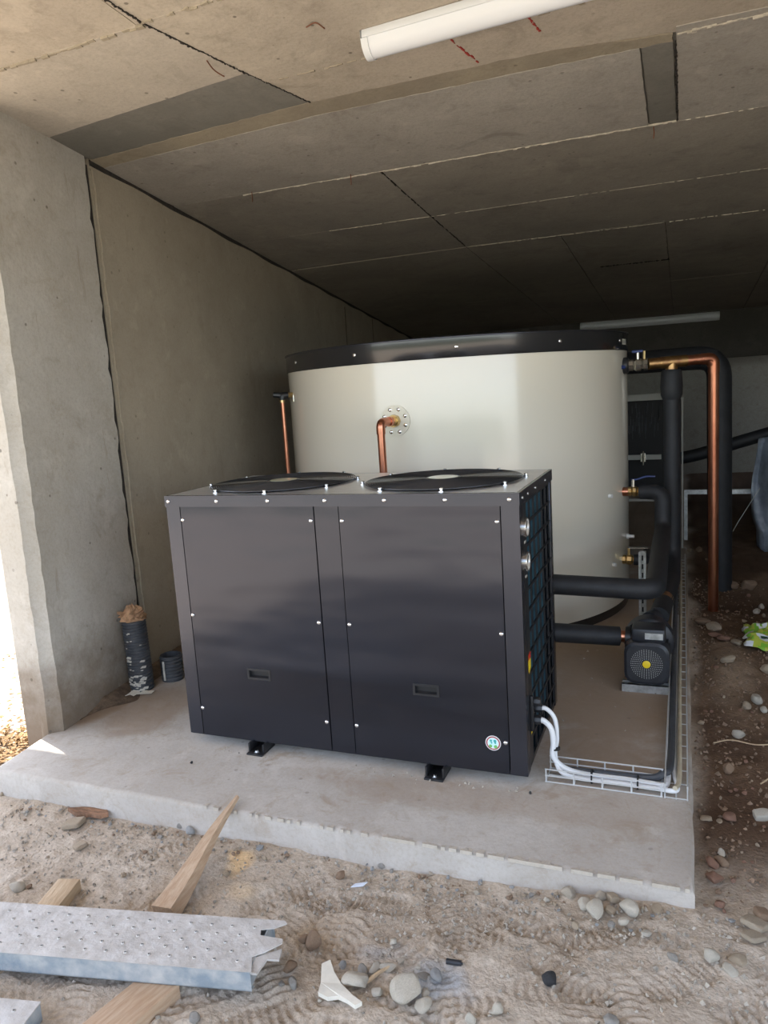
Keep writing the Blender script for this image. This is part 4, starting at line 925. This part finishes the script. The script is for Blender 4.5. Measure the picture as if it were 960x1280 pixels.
# crumpled bag
U, V = np.meshgrid(np.linspace(0,1,34), np.linspace(0,1,26))
bx, by = 2.335, 1.82
Xb_ = bx + U*.40 + .03*vnoise(U,V,.12,71); Yb_ = by + V*.42 - .06*np.sin(U*5) + .04*vnoise(U,V,.15,72)
Zb_ = gbase(Xb_,Yb_) + .02 + .07*np.sin(pi*U)**.5*np.sin(pi*V)**.5*(1+1.1*vnoise(U,V,.13,73)) + .05*np.abs(vnoise(U+.3*V,V,.08,74))
bag = build('crumpled_bag', MB().grid(Xb_,Yb_,Zb_), None, origin=(bx+.2,by+.2,0), angle=30)
for nm in ('white','leafgreen','lime','navy'):
    pass
bag_m = [mat('bag_white',(.72,.76,.80),.35), mat('bag_green',(.22,.52,.05),.35), mat('bag_yellow_green',(.50,.58,.08),.35), mat('bag_dark',(.015,.05,.03),.35)]
for m_ in bag_m: bag.data.materials.append(m_)
cell = np.floor((vnoise(U,V,.22,75)+.5)*9.99).astype(int)[:-1,:-1].ravel()
tab = [3,0,0,2,1,2,1,0,1,3]
bag.data.polygons.foreach_set('material_index', [tab[min(9,max(0,c))] for c in cell]); bag.modifiers.new('thick','SOLIDIFY').thickness = .002
tag(bag, 'crumpled green, white and yellow plastic bag on the dark soil', 'bag')

# stone positions (x, y, size, colour, label)
STONES=[
(1.691,-0.451,0.046, 'beige', 'rounded beige cobble, left end of the stone cluster against the slab front'),
(1.739,-0.488,0.052, 'pale', 'pale smooth oval cobble, second from left in the cluster at slab front'),
(1.781,-0.447,0.041, 'beige', 'small beige cobble at the back of the cluster, touching the slab'),
(1.817,-0.446,0.038, 'tan', 'tan cobble behind the cube-shaped one in the cluster at slab front'),
(1.776,-0.518,0.058, 'pale', 'large pale wedge-shaped stone at the front of the slab-edge cluster'),
(1.815,-0.495,0.03, 'tan', 'small cube-shaped tan stone between two large pale stones at slab front'),
(1.865,-0.489,0.058, 'pale', 'large pale pear-shaped stone, right end of the cluster at slab front'),
(1.855,-0.537,0.03, 'pale', 'small pale stone lying just in front of the pear-shaped stone'),
(1.822,-0.552,0.02, 'grey', 'small grey pebble in front of the cube-shaped stone'),
(1.627,-0.484,0.022, 'pale', 'small pale pebble alone left of the cluster at slab front'),
(1.917,-0.567,0.024, 'white', 'small whitish stone on the sand right of the slab-edge cluster'),
(1.986,-0.647,0.03, 'grey', 'round grey-brown stone half sunk among shoe prints, right foreground'),
(2.078,-0.625,0.046, 'white', 'crushed whitish lump of mortar on the sand near the right frame edge'),
(1.728,-0.583,0.025, 'tan', 'tan pebble sunk in the sand, front left of the slab-edge cluster'),
(1.847,-0.893,0.041, 'grey', 'grey stone cut by the bottom frame edge, right of centre'),
(1.692,-0.809,0.042, 'charcoal', 'black clump of charred material on the trampled sand'),
(1.945,-0.461,0.039, 'tan', 'flat tan stone by the slab corner among grey grit'),
(1.196,-0.936,0.071, 'pale', 'large pale rounded rock, left of the two largest near the bottom edge'),
(1.264,-0.953,0.038, 'white', 'chunky whitish stone between the two largest bottom rocks'),
(1.339,-0.942,0.088, 'pale', 'largest pale angular rock in the bottom-centre rubble'),
(1.391,-0.958,0.043, 'pale', 'smooth pale oval stone right in front of the largest rock'),
(1.386,-0.917,0.023, 'pale', 'small pale stone tucked at the right end of the largest rock'),
(1.192,-0.888,0.031, 'grey', 'grey stone left of two pale ones, behind the rounded rock'),
(1.223,-0.87,0.035, 'white', 'whitish stone, middle of three in a row behind the rounded rock'),
(1.256,-0.862,0.037, 'white', 'whitish stone, right of three in a row behind the rounded rock'),
(1.357,-0.859,0.041, 'grey', 'grey flat stone behind the largest rock, beside the grey powder'),
(1.399,-0.856,0.037, 'bluegrey', 'blue-grey lump of cement on the powder patch'),
(1.126,-0.876,0.027, 'bluegrey', 'dark blue-grey chip left of the row of three stones'),
(1.582,-0.936,0.034, 'pale', 'upright pale cream stone at the bottom frame edge right of the rubble'),
(1.524,-0.974,0.026, 'pale', 'low pale stone at bottom edge left of the upright cream stone'),
(1.014,-0.83,0.047, 'brown', 'upright oval brown stone right of the galvanised plank end'),
(0.974,-0.819,0.031, 'brown', 'brown stone touching the left of the upright oval one near plank end'),
(0.989,-0.93,0.045, 'brown', 'brown earthy stone directly under the broken plank end'),
(1.026,-0.979,0.033, 'grey', 'grey-brown stone in the shade below the plank end'),
(0.993,-0.987,0.022, 'grey', 'small grey stone closest to the plank underside'),
(1.237,-0.762,0.028, 'pale', 'single pale pebble alone on the sand above the bottom rubble'),
(-0.379,-0.393,0.046, 'grey', 'grey stone against the slab front near the left frame edge'),
(-0.185,-0.527,0.075, 'tan', 'flat tan brick-like stone below the piece of bark'),
(-0.051,-0.634,0.05, 'tan', 'flat tan stone alone on sand below the brick-like stone'),
(0.246,-0.426,0.033, 'grey', 'round grey stone left of a pair by the wedge stake'),
(0.3,-0.445,0.039, 'bluegrey', 'blue-grey stone right of the round grey one by the wedge stake'),
(0.339,-0.398,0.03, 'bluegrey', 'small blue-grey stone touching the left side of the wedge stake'),
(0.474,-0.41,0.036, 'bluegrey', 'upright blue-grey stone against the slab right of the wedge stake'),
(0.581,-0.63,0.027, 'tan', 'small tan stone under the painted orange sun fleck'),
(-0.075,-0.894,0.049, 'pale', 'pale chip of stone at the left frame edge above the plank'),
(-0.042,-0.875,0.024, 'brown', 'small brown stone beside the pale chip above the plank'),
(0.836,-1.166,0.029, 'grey', 'grey stone at the bottom edge right of the thick timber'),
(0.776,-0.396,0.026, 'bluegrey', 'small blue-grey pebble beside a brown one near slab front centre-left'),
(0.805,-0.398,0.028, 'brown', 'small brown pebble beside a blue-grey one near slab front centre-left'),
(0.955,-0.519,0.035, 'brown', 'reddish brown stone on sand above the paper wrapper'),
(0.893,-0.41,0.036, 'grey', 'grey flat stone above the reddish brown one'),
(0.932,-0.389,0.036, 'brown', 'pinkish brown stone right of the grey flat one below the slab'),
(0.622,-0.379,0.038, 'white', 'whitish angular shard below the slab right of the wedge stake'),
]
STONES_R=[
(2.189,-0.506,0.054, 'block', 'square flat tan block lying on the soil right of the slab corner'),
(2.197,-0.453,0.067, 'block', 'long tan block behind the square flat one right of the slab corner'),
(2.219,-0.408,0.045, 'brown', 'brown stone behind the two tan blocks at the right frame edge'),
(2.145,-0.613,0.046, 'tan', 'flat tan slab of stone near the right frame edge, bottom'),
(2.124,-0.652,0.041, 'white', 'thin whitish shard beside the flat tan slab, bottom right'),
(2.232,0.743,0.047, 'white', 'round whitish stone alone on dark soil with twigs'),
(2.328,1.067,0.059, 'white', 'white stone, tallest of the pale group by the right frame edge'),
(2.278,1.017,0.047, 'tan', 'tan stone left of the white one by the right frame edge'),
(2.349,1.01,0.043, 'white', 'small white stone at the right frame edge in the pale group'),
(2.172,0.415,0.046, 'brown', 'upright brown stone on dark soil right of the wire tray'),
(2.087,0.075,0.05, 'tan', 'flat tan stone beside the slab edge, left of two brown ones'),
(2.13,0.077,0.028, 'tan', 'small tan stone between the flat tan and the brown one'),
(2.164,0.095,0.053, 'redbrown', 'reddish brown rounded stone beside the small tan one'),
(2.264,0.135,0.05, 'white', 'pale cut block lying at the right frame edge on dark soil'),
(2.126,-0.124,0.031, 'pale', 'small pale stone on dark soil above the big red-brown stones'),
(2.098,-0.207,0.045, 'redbrown', 'red-brown stone next to the slab, left of a pair'),
(2.126,-0.186,0.045, 'brown', 'brown stone, right of the pair next to the slab'),
(2.1,-0.284,0.058, 'redbrown', 'largest red-brown stone leaning against the slab side'),
(2.11,-0.399,0.035, 'redbrown', 'reddish stone by the slab corner, lowest of the red-brown ones'),
(2.107,-0.333,0.021, 'brown', 'small brown stone between the largest red-brown and the lowest one'),
(2.347,3.271,0.093, 'brown', 'squarish brown stone by the foot of the black pipe'),
(2.452,3.264,0.115, 'brown', 'long brown stone right of the squarish one behind the pit'),
(2.507,2.951,0.049, 'pale', 'pale stone, upper of two on the dark bank at right'),
(2.469,2.786,0.053, 'pale', 'pale stone, lower of two on the dark bank at right'),
(2.118,2.281,0.079, 'brown', 'brown rock beside the slab below the copper pipe end'),
(2.182,2.172,0.091, 'tan', 'tan rock right of the brown one below the copper pipe end'),
(2.181,2.013,0.065, 'redbrown', 'red-brown rock at the bottom of the pile below the copper pipe'),
(2.228,1.927,0.059, 'redbrown', 'red-brown rock at right of the pile below the copper pipe'),
(2.291,1.883,0.081, 'tan', 'flat tan stone just left of the green plastic bag'),
(2.228,1.524,0.075, 'tan', 'fin-shaped tan rock half buried in the sandy mound'),
(2.399,1.483,0.057, 'tan', 'tan stone at the frame edge below the green plastic bag'),
(2.087,0.827,0.032, 'tan', 'tan pebble near the slab edge level with the pump base'),
]
PEB=[(1.013,-0.423,0.025),(1.039,-0.45,0.027),(1.066,-0.428,0.032),(1.131,-0.41,0.032),(1.199,-0.399,0.021),(1.202,-0.451,0.021),(1.241,-0.433,0.018),(0.873,-0.521,0.013),(0.618,-0.474,0.034),(1.248,-0.656,0.01),(1.321,-0.86,0.017),(1.285,-0.827,0.027),(1.336,-0.836,0.02),(1.534,-0.721,0.018),(1.086,-0.871,0.011),(0.206,-0.422,0.024),(0.259,-0.623,0.026),(0.239,-0.736,0.027),(0.247,-0.849,0.018),(-0.658,-0.441,0.027),(0.551,-0.406,0.029),(1.701,-0.534,0.016),(1.794,-0.841,0.016),(1.829,-0.817,0.018),(2.139,-0.454,0.022),(1.303,-0.44,0.018),(1.409,-0.437,0.018),(1.514,-0.442,0.018),(1.33,-0.391,0.016),(1.081,-0.369,0.019),(0.95,-0.353,0.02),(0.825,-0.348,0.017),(0.677,-0.406,0.017),(0.381,-0.397,0.018),(0.185,-0.452,0.018),(-0.017,-0.368,0.022),(1.558,-0.475,0.017),(1.586,-0.456,0.015),(1.654,-0.498,0.017),(1.672,-0.511,0.014),(1.897,-0.511,0.014),(1.929,-0.49,0.014),(1.971,-0.469,0.014),(1.463,-0.935,0.014),(1.431,-0.969,0.014),(1.122,-1.01,0.013),(1.617,-0.723,0.011),(1.732,-0.85,0.01),(1.887,-0.701,0.011),(2.024,-0.512,0.013),(2.067,-0.45,0.016),(2.097,-0.474,0.013),(2.044,-0.553,0.011),(1.546,-0.593,0.012),(1.425,-0.549,0.012),(0.716,-0.612,0.016),(0.808,-0.666,0.013),(0.707,-0.697,0.013),(0.48,-0.638,0.016),(-0.119,-0.72,0.017)]
PEB_R=[(2.107,0.963,0.026),(2.13,0.962,0.022),(2.139,0.233,0.02),(2.151,-0.266,0.022),(2.065,0.126,0.017),(2.266,0.076,0.016),(2.072,-0.408,0.019),(2.444,3.153,0.045),(2.487,2.564,0.041),(2.141,4.254,0.082),(2.064,4.27,0.062),(2.196,3.962,0.052),(2.361,2.378,0.035),(2.412,2.474,0.03),(2.169,1.466,0.025),(2.268,1.273,0.027),(2.143,1.249,0.02),(2.238,0.564,0.019),(2.133,0.505,0.016),(2.253,0.378,0.015),(2.193,0.301,0.018),(2.089,-0.042,0.016),(2.185,-0.039,0.018),(2.213,-0.14,0.015),(2.145,-0.338,0.016),(2.18,-0.289,0.014),(2.12,-0.417,0.016),(2.228,-0.237,0.015),(2.155,0.688,0.017),(2.088,0.427,0.016),(2.306,0.879,0.021),(2.19,1.112,0.023)]

# ================================================================ timber and planks
dP = Vector((.9792,.203,0)).normalized(); aPl = math.atan2(dP.y, dP.x)
def boards(name, label, cat, loc, rz, parts, rot=None):
    t = thing(name, label, cat, loc); t.rotation_euler = rot or (0,0,rz); ORG[t.name] = Vector((0,0,0))
    for nm, mb, m, kw in parts: build(nm, mb, M[m], t, **kw)
    return t
def scaffold(label, loc, L, z, wd, seed, broken):
    t = thing('scaffold_plank', label, 'plank', loc); t.rotation_euler = (0,0,aPl); ORG[t.name] = Vector((0,0,0))
    h = wd/2; r_ = random.Random(seed)
    # deck: x from -L to 0, y from -h (near) to +h (far)
    deck = MB(); far = [(-L,h)] ; 
    if broken: edge = [(0.0,-h),(-.018,-h+.055),(.012,-h+.075),(.050,.012),(.046,.028),(-.022,.036),(-.028,.058),(.008,.066),(.040,.088),(.030,h)]
    else: edge = [(0.0,-h),(.0,h)]
    deck.prism([(-L,-h)] + edge + [(-L,h)], -.003, 0.0)
    build('deck', deck, M['plank'], t, smooth=False)
    for y0, nm in ((-h,'near'),(h-.002,'far')):
        s = MB().box((-L,y0,-.058),(-.004,y0+.002,-.0008)); s.box((-L,y0 if y0 < 0 else y0-.016,-.058),(-.004,(y0 if y0 < 0 else y0-.016)+.018,-.055)); build('side_flange', s, M['plank_side'], t, smooth=False)
    if broken:
        build('end_tab', MB().prism([(-.020,-h+.004),(-.018,-h+.052),(.016,-h+.078),(.048,.008),(.052,-.030),(.022,-.040),(.012,-h+.006)], lambda x,y: -.008-.25*max(0,x)-.05*abs(y+.05), lambda x,y: -.004-.22*max(0,x)), M['plank'], t, smooth=False)
        build('end_cap', MB().box((-.012,-h+.006,-.056),(-.009,h-.006,-.004)), M['plank_side'], t)
    else: build('end_cap', MB().box((-.05,-h+.001,-.054),(.0,h-.001,-.0005)), M['plank_side'], t, bevel=.004)
    hole = mesh_of('punched_hole', MB().lathe([(.0052,0),(.0052,.0008),(.0036,.0030),(.0030,.0030),(.0028,.0006)], n=10), M['plank'])
    core = mesh_of('hole_core', MB().lathe([(.0029,.0005),(.0029,.0012)], n=10), M['dark'])
    for i in range(int(L/.065)):
        for j, y in enumerate((-h+.035,-h+.068,0.0,h-.068,h-.035)):
            x = -.05 - i*.065 - (.0325 if j % 2 else 0) + r_.uniform(-.004,.004)
            if x < -L+.02: continue
            a = inst('punched_hole', hole, (x,y,0), t); c = inst('hole_core', core, (0,0,0), a)
    return t
pc0 = Vector((.938,-.972,-.012))
scaffold('long galvanised scaffold plank crusted with cement, broken at its right end', tuple(pc0), 2.0, 0, .198, 3, True)
pc1 = Vector((.452,-1.290,-.045)) - Vector((-.203,.979,0))*.10
scaffold('galvanised scaffold plank cut by the bottom left frame corner', tuple(pc1), 1.3, 0, .198, 4, False)
def timber(label, c, size, rz, m, tilt=0.0):
    mb = MB().box((-size[0]/2,-size[1]/2,-size[2]/2),(size[0]/2,size[1]/2,size[2]/2))
    o = tag(build('timber', mb, M[m], origin=(0,0,0), bevel=.003), label, 'timber'); o.location = c; o.rotation_euler = (tilt,0,rz); return o
timber('thick sawn timber lying under the near side of the broken plank', (.635,-1.335,-.095), (.118,.50,.046), math.radians(-13), 'wood')
timber('pale timber block showing behind the plank at left', (.140,-.981,-.094), (.078,.30,.046), math.radians(15), 'wood_pale')
timber('dark timber end below the plank at the left frame edge', (.165,-1.24,-.115), (.05,.24,.05), math.radians(-20), 'wood_grey')
# wedge-shaped stake leaning on the pad's front edge
wa, wt = Vector((.510,-.862,-.092)), Vector((.473,-.372,.020))
d_ = (wt-wa).normalized(); sx_ = d_.cross(Vector((0,0,1))).normalized(); up_ = sx_.cross(d_)
st_v, N = [], 12
for i in range(N+1):
    t = i/N; hw = .037*(1-t)**1.0+.005; th_ = .017*(1-t)+.006; c = wa.lerp(wt,t) + sx_*.004*math.sin(t*7) + up_*.004
    tp = .65
    for a, b in ((-1,-1),(1,-1),(tp,1),(-1,1)): st_v.append(tuple(c + sx_*hw*a + up_*th_*b))
st_f = [(i*4+k, i*4+(k+1) % 4, (i+1)*4+(k+1) % 4, (i+1)*4+k) for i in range(N) for k in range(4)] + [(3,2,1,0),(N*4,N*4+1,N*4+2,N*4+3)]
tag(build('wooden_stake', MB().add(st_v, st_f), M['wood'], origin=tuple(wa), angle=25), 'long tapered wooden stake leaning against the pad edge', 'stake')

# ================================================================ stones
SM = {}
def stone_mesh(colr, v):
    if (colr, v) in SM: return SM[(colr, v)]
    bm = bmesh.new(); bmesh.ops.create_icosphere(bm, subdivisions=3 if v < 20 else 1, radius=1.0)
    r_ = random.Random(100+v); pl = [(Vector((r_.gauss(0,1),r_.gauss(0,1),r_.gauss(0,1))).normalized(), r_.uniform(.5,.86)) for _ in range(10 if v % 3 else 16)]
    ph = [(Vector((r_.gauss(0,1),r_.gauss(0,1),r_.gauss(0,1)))*2.2, r_.uniform(0,6)) for _ in range(5)]
    for q in bm.verts:
        d = q.co.normalized(); acc = 1.0
        for n, k in pl:                            # soft minimum of the cutting planes rounds the edges
            dd = d.dot(n)
            if dd > .15: acc += (dd/k)**14
        q.co = d*acc**(-1/14)*(1+.03*sum(math.sin(d.dot(a)*2+o) for a, o in ph)/2+r_.uniform(-.008,.008))
    if v in (18,19):
        for q in bm.verts:
            d = q.co.normalized(); mxx = (abs(d.x)**9+abs(d.y)**9+abs(d.z)**9)**(1/9); q.co = d*(.66/mxx)*(1+r_.uniform(-.012,.012))
    me = bpy.data.meshes.new('stone'); bm.to_mesh(me); bm.free(); me.polygons.foreach_set('use_smooth', [True]*len(me.polygons)); me.set_sharp_from_angle(angle=math.radians(40)); me.materials.append(M['stone_'+colr]); SM[(colr,v)] = me; return me
rs = random.Random(77)
def put_stone(x, y, s, colr, label, group=None, v=None, flat=None, name='stone'):
    v = rs.randrange(0, 18) if v is None else v
    o = bpy.data.objects.new(name, stone_mesh(colr, v)); col.objects.link(o)
    sx, sy, sz = s*.58*rs.uniform(.9,1.15), s*.5*rs.uniform(.8,1.05), s*.5*rs.uniform(.72,.95)
    if 'flat' in label: sz *= .5
    if 'upright' in label or 'tall' in label: sz *= 1.5
    if 'rock' in label: sx *= 1.2; sz *= .85
    if v in (18,19): sx *= 1.25; sy *= 1.3; sz *= 1.0
    o.scale = (sx,sy,sz); o.location = (x,y,gh(x,y)+sz*.80); o.rotation_euler = (rs.uniform(-.25,.25),rs.uniform(-.25,.25),rs.uniform(0,6.28))
    return tag(o, label, 'stone', group)
NAMES_ = {'bluegrey': 'blue-grey', 'redbrown': 'red-brown'}
def pebble(x, y, s, cols, where, k):
    c = rs.choice(cols); n = NAMES_.get(c, c)
    return put_stone(x, y, s, c, 'small %s pebble %s' % (n, where), '%s pebbles %s' % (n, where.replace('scattered ', '')), v=20+k % 6, name='pebble')
for x, y, s, c, lab in STONES + STONES_R:
    put_stone(x, y, s, c, lab, v=(18 if 'block' in lab or 'cube' in lab or 'brick' in lab else None))
for i, (x, y, s) in enumerate(PEB):
    near = y > -.62
    if near: pebble(x, y, s, ['grey','tan','beige','bluegrey'], 'scattered along the foot of the pad front', i)
    else: pebble(x, y, s, ['tan','beige','pale'], 'scattered on the trodden sand in the foreground', i)
for i, (x, y, s) in enumerate(PEB_R): pebble(x, y, s, ['brown','tan','redbrown','brown'], 'in the dark soil right of the pad', i)
# more small stones, group wise
k = 0
while k < 190:
    x = rs.uniform(-.5,2.0); y = -.445 - abs(rs.gauss(0,.07))
    if x > 2.0: continue
    pebble(x, y, rs.uniform(.009,.026)*rs.uniform(.6,1), ['grey','tan','beige','bluegrey','brown'], 'scattered along the foot of the pad front', k); k += 1
for k in range(60):
    x = rs.uniform(2.07,2.55); y = rs.uniform(-.35,3.4)
    pebble(x, y, rs.uniform(.010,.028), ['brown','tan','redbrown','brown'], 'in the dark soil right of the pad', k)
# grit
def grit(name, label, n, fx, sz, m, seed):
    r_ = np.random.default_rng(seed); g = MB(); P3 = fx(r_, n)
    for x, y in P3:
        z = gh(x,y); s = sz*r_.uniform(.4,1.4); q = r_.normal(0,.35,(6,3))*s + np.array([[1,0,0],[-1,0,0],[0,1,0],[0,-1,0],[0,0,1],[0,0,-.6]])*s
        q += np.array([x,y,z+s*.5]); g.add(q.tolist(), [(0,2,4),(2,1,4),(1,3,4),(3,0,4),(2,0,5),(1,2,5),(3,1,5),(0,3,5)])
    return tag(build(name, g, M[m], smooth=False), label, 'gravel', kind='stuff')
def fA(r_, n):
    x = r_.uniform(-.6,2.5,n); y = -.44 - np.abs(r_.normal(0,.30,n)); return np.stack([x,y],-1)
def fB(r_, n):
    x = 2.06 + np.abs(r_.normal(0,.25,n)); y = r_.uniform(-.4,3.4,n); return np.stack([x,y],-1)
grit('grit', 'fine grit strewn over the sand before the pad', 2600, fA, .0045, 'grit', 41)
grit('grit', 'fine dark grit strewn over the soil right of the pad', 1300, fB, .006, 'grit_dark', 42)
# crumbs lying on the pad
g = MB(); r_ = np.random.default_rng(6)
for i in range(70):
    x, y = (r_.uniform(.1,1.5), -abs(r_.normal(0,.03))-.005) if i < 45 else (r_.uniform(1.52,1.93), r_.uniform(.2,1.6))
    s = r_.uniform(.002,.006); q = np.array([[1,0,0],[-1,0,0],[0,1,0],[0,-1,0],[0,0,1.2],[0,0,-.4]])*s + r_.normal(0,.25,(6,3))*s + np.array([x,y,s*.45]); g.add(q.tolist(), [(0,2,4),(2,1,4),(1,3,4),(3,0,4),(2,0,5),(1,2,5),(3,1,5),(0,3,5)])
tag(build('crumbs', g, M['grit'], smooth=False), 'small crumbs of mortar lying on the concrete pad', 'crumbs', kind='stuff')
# scraps
def scrap(name, label, cat, pts, z0, th, m, bend=0.0):
    cx = sum(p[0] for p in pts)/len(pts); cy = sum(p[1] for p in pts)/len(pts); b0 = gh(cx,cy)+z0
    f = lambda x, y: b0 + bend*((x-cx)**2+(y-cy)**2)
    return tag(build(name, MB().prism(pts, f, lambda x,y: f(x,y)+th), M[m], origin=(cx,cy,b0), smooth=False), label, cat)
scrap('broken_shard', 'torn white curved shard of plaster left of the bottom rubble', 'shard', [(1.088,-.925),(1.105,-.905),(1.130,-.935),(1.165,-.965),(1.215,-.995),(1.245,-1.010),(1.232,-1.025),(1.205,-1.012),(1.175,-1.005),(1.150,-1.018),(1.120,-1.012),(1.112,-.980)], .014, .012, 'paper', 0.9)
scrap('wrapper', 'small white and blue wrapper on the sand below the pad', 'wrapper', [(1.015,-.570),(1.050,-.552),(1.058,-.532),(1.022,-.548)], .010, .003, 'wrap', 2.0)
scrap('bark_strip', 'rough strip of brown bark on the sand at left', 'bark', [(-.262,-.475),(-.22,-.445),(-.16,-.425),(-.11,-.425),(-.075,-.455),(-.10,-.475),(-.15,-.470),(-.20,-.490)], .008, .016, 'bark', 1.0)
tag(build('twig', MB().tube([(1.222,-.928,gh(1.22,-.93)+.012),(1.245,-.89,gh(1.24,-.9)+.016),(1.272,-.848,gh(1.27,-.85)+.014)], [.006,.005,.003], 7), M['wood_pale'], origin=(1.24,-.89,-.09)), 'short pale twig lying between the bottom stones', 'twig')
rot = math.radians(6)
bt_ = build('battery', MB().cyl((-.022,0,0),(.020,0,0),.0075,n=16).cyl((.020,0,0),(.024,0,0),.003,n=10), M['motor'], origin=(0,0,0)); bt_.location = (1.428,-.795,gh(1.428,-.795)+.008); bt_.rotation_euler = (0,0,rot)
tag(bt_, 'dark grey spent battery on the sand right of the rubble', 'battery')
for pts, lab in (([(2.13,.66),(2.20,.70),(2.30,.68),(2.42,.74)],'thin pale root lying on the dark soil below the round white stone'),([(2.28,.36),(2.33,.42),(2.37,.38),(2.44,.41)],'curled pale root near the right frame edge on dark soil')):
    tag(build('root', MB().tube(smooth_path([(x,y,gh(x,y)+.008) for x,y in pts],6), .0028, 6), M['wood_pale'], origin=(pts[0][0],pts[0][1],gh(*pts[0])) ), lab, 'root')
for xy, lab in (((1.497,-.035),'dark chip of rubber on the pad by the unit corner'),((.118,-.165),'dark pebble alone on the pad left of the stake tip')):
    o = put_stone(xy[0], xy[1], .018, 'charcoal', lab, v=21, name='chip'); o.location.z = .006
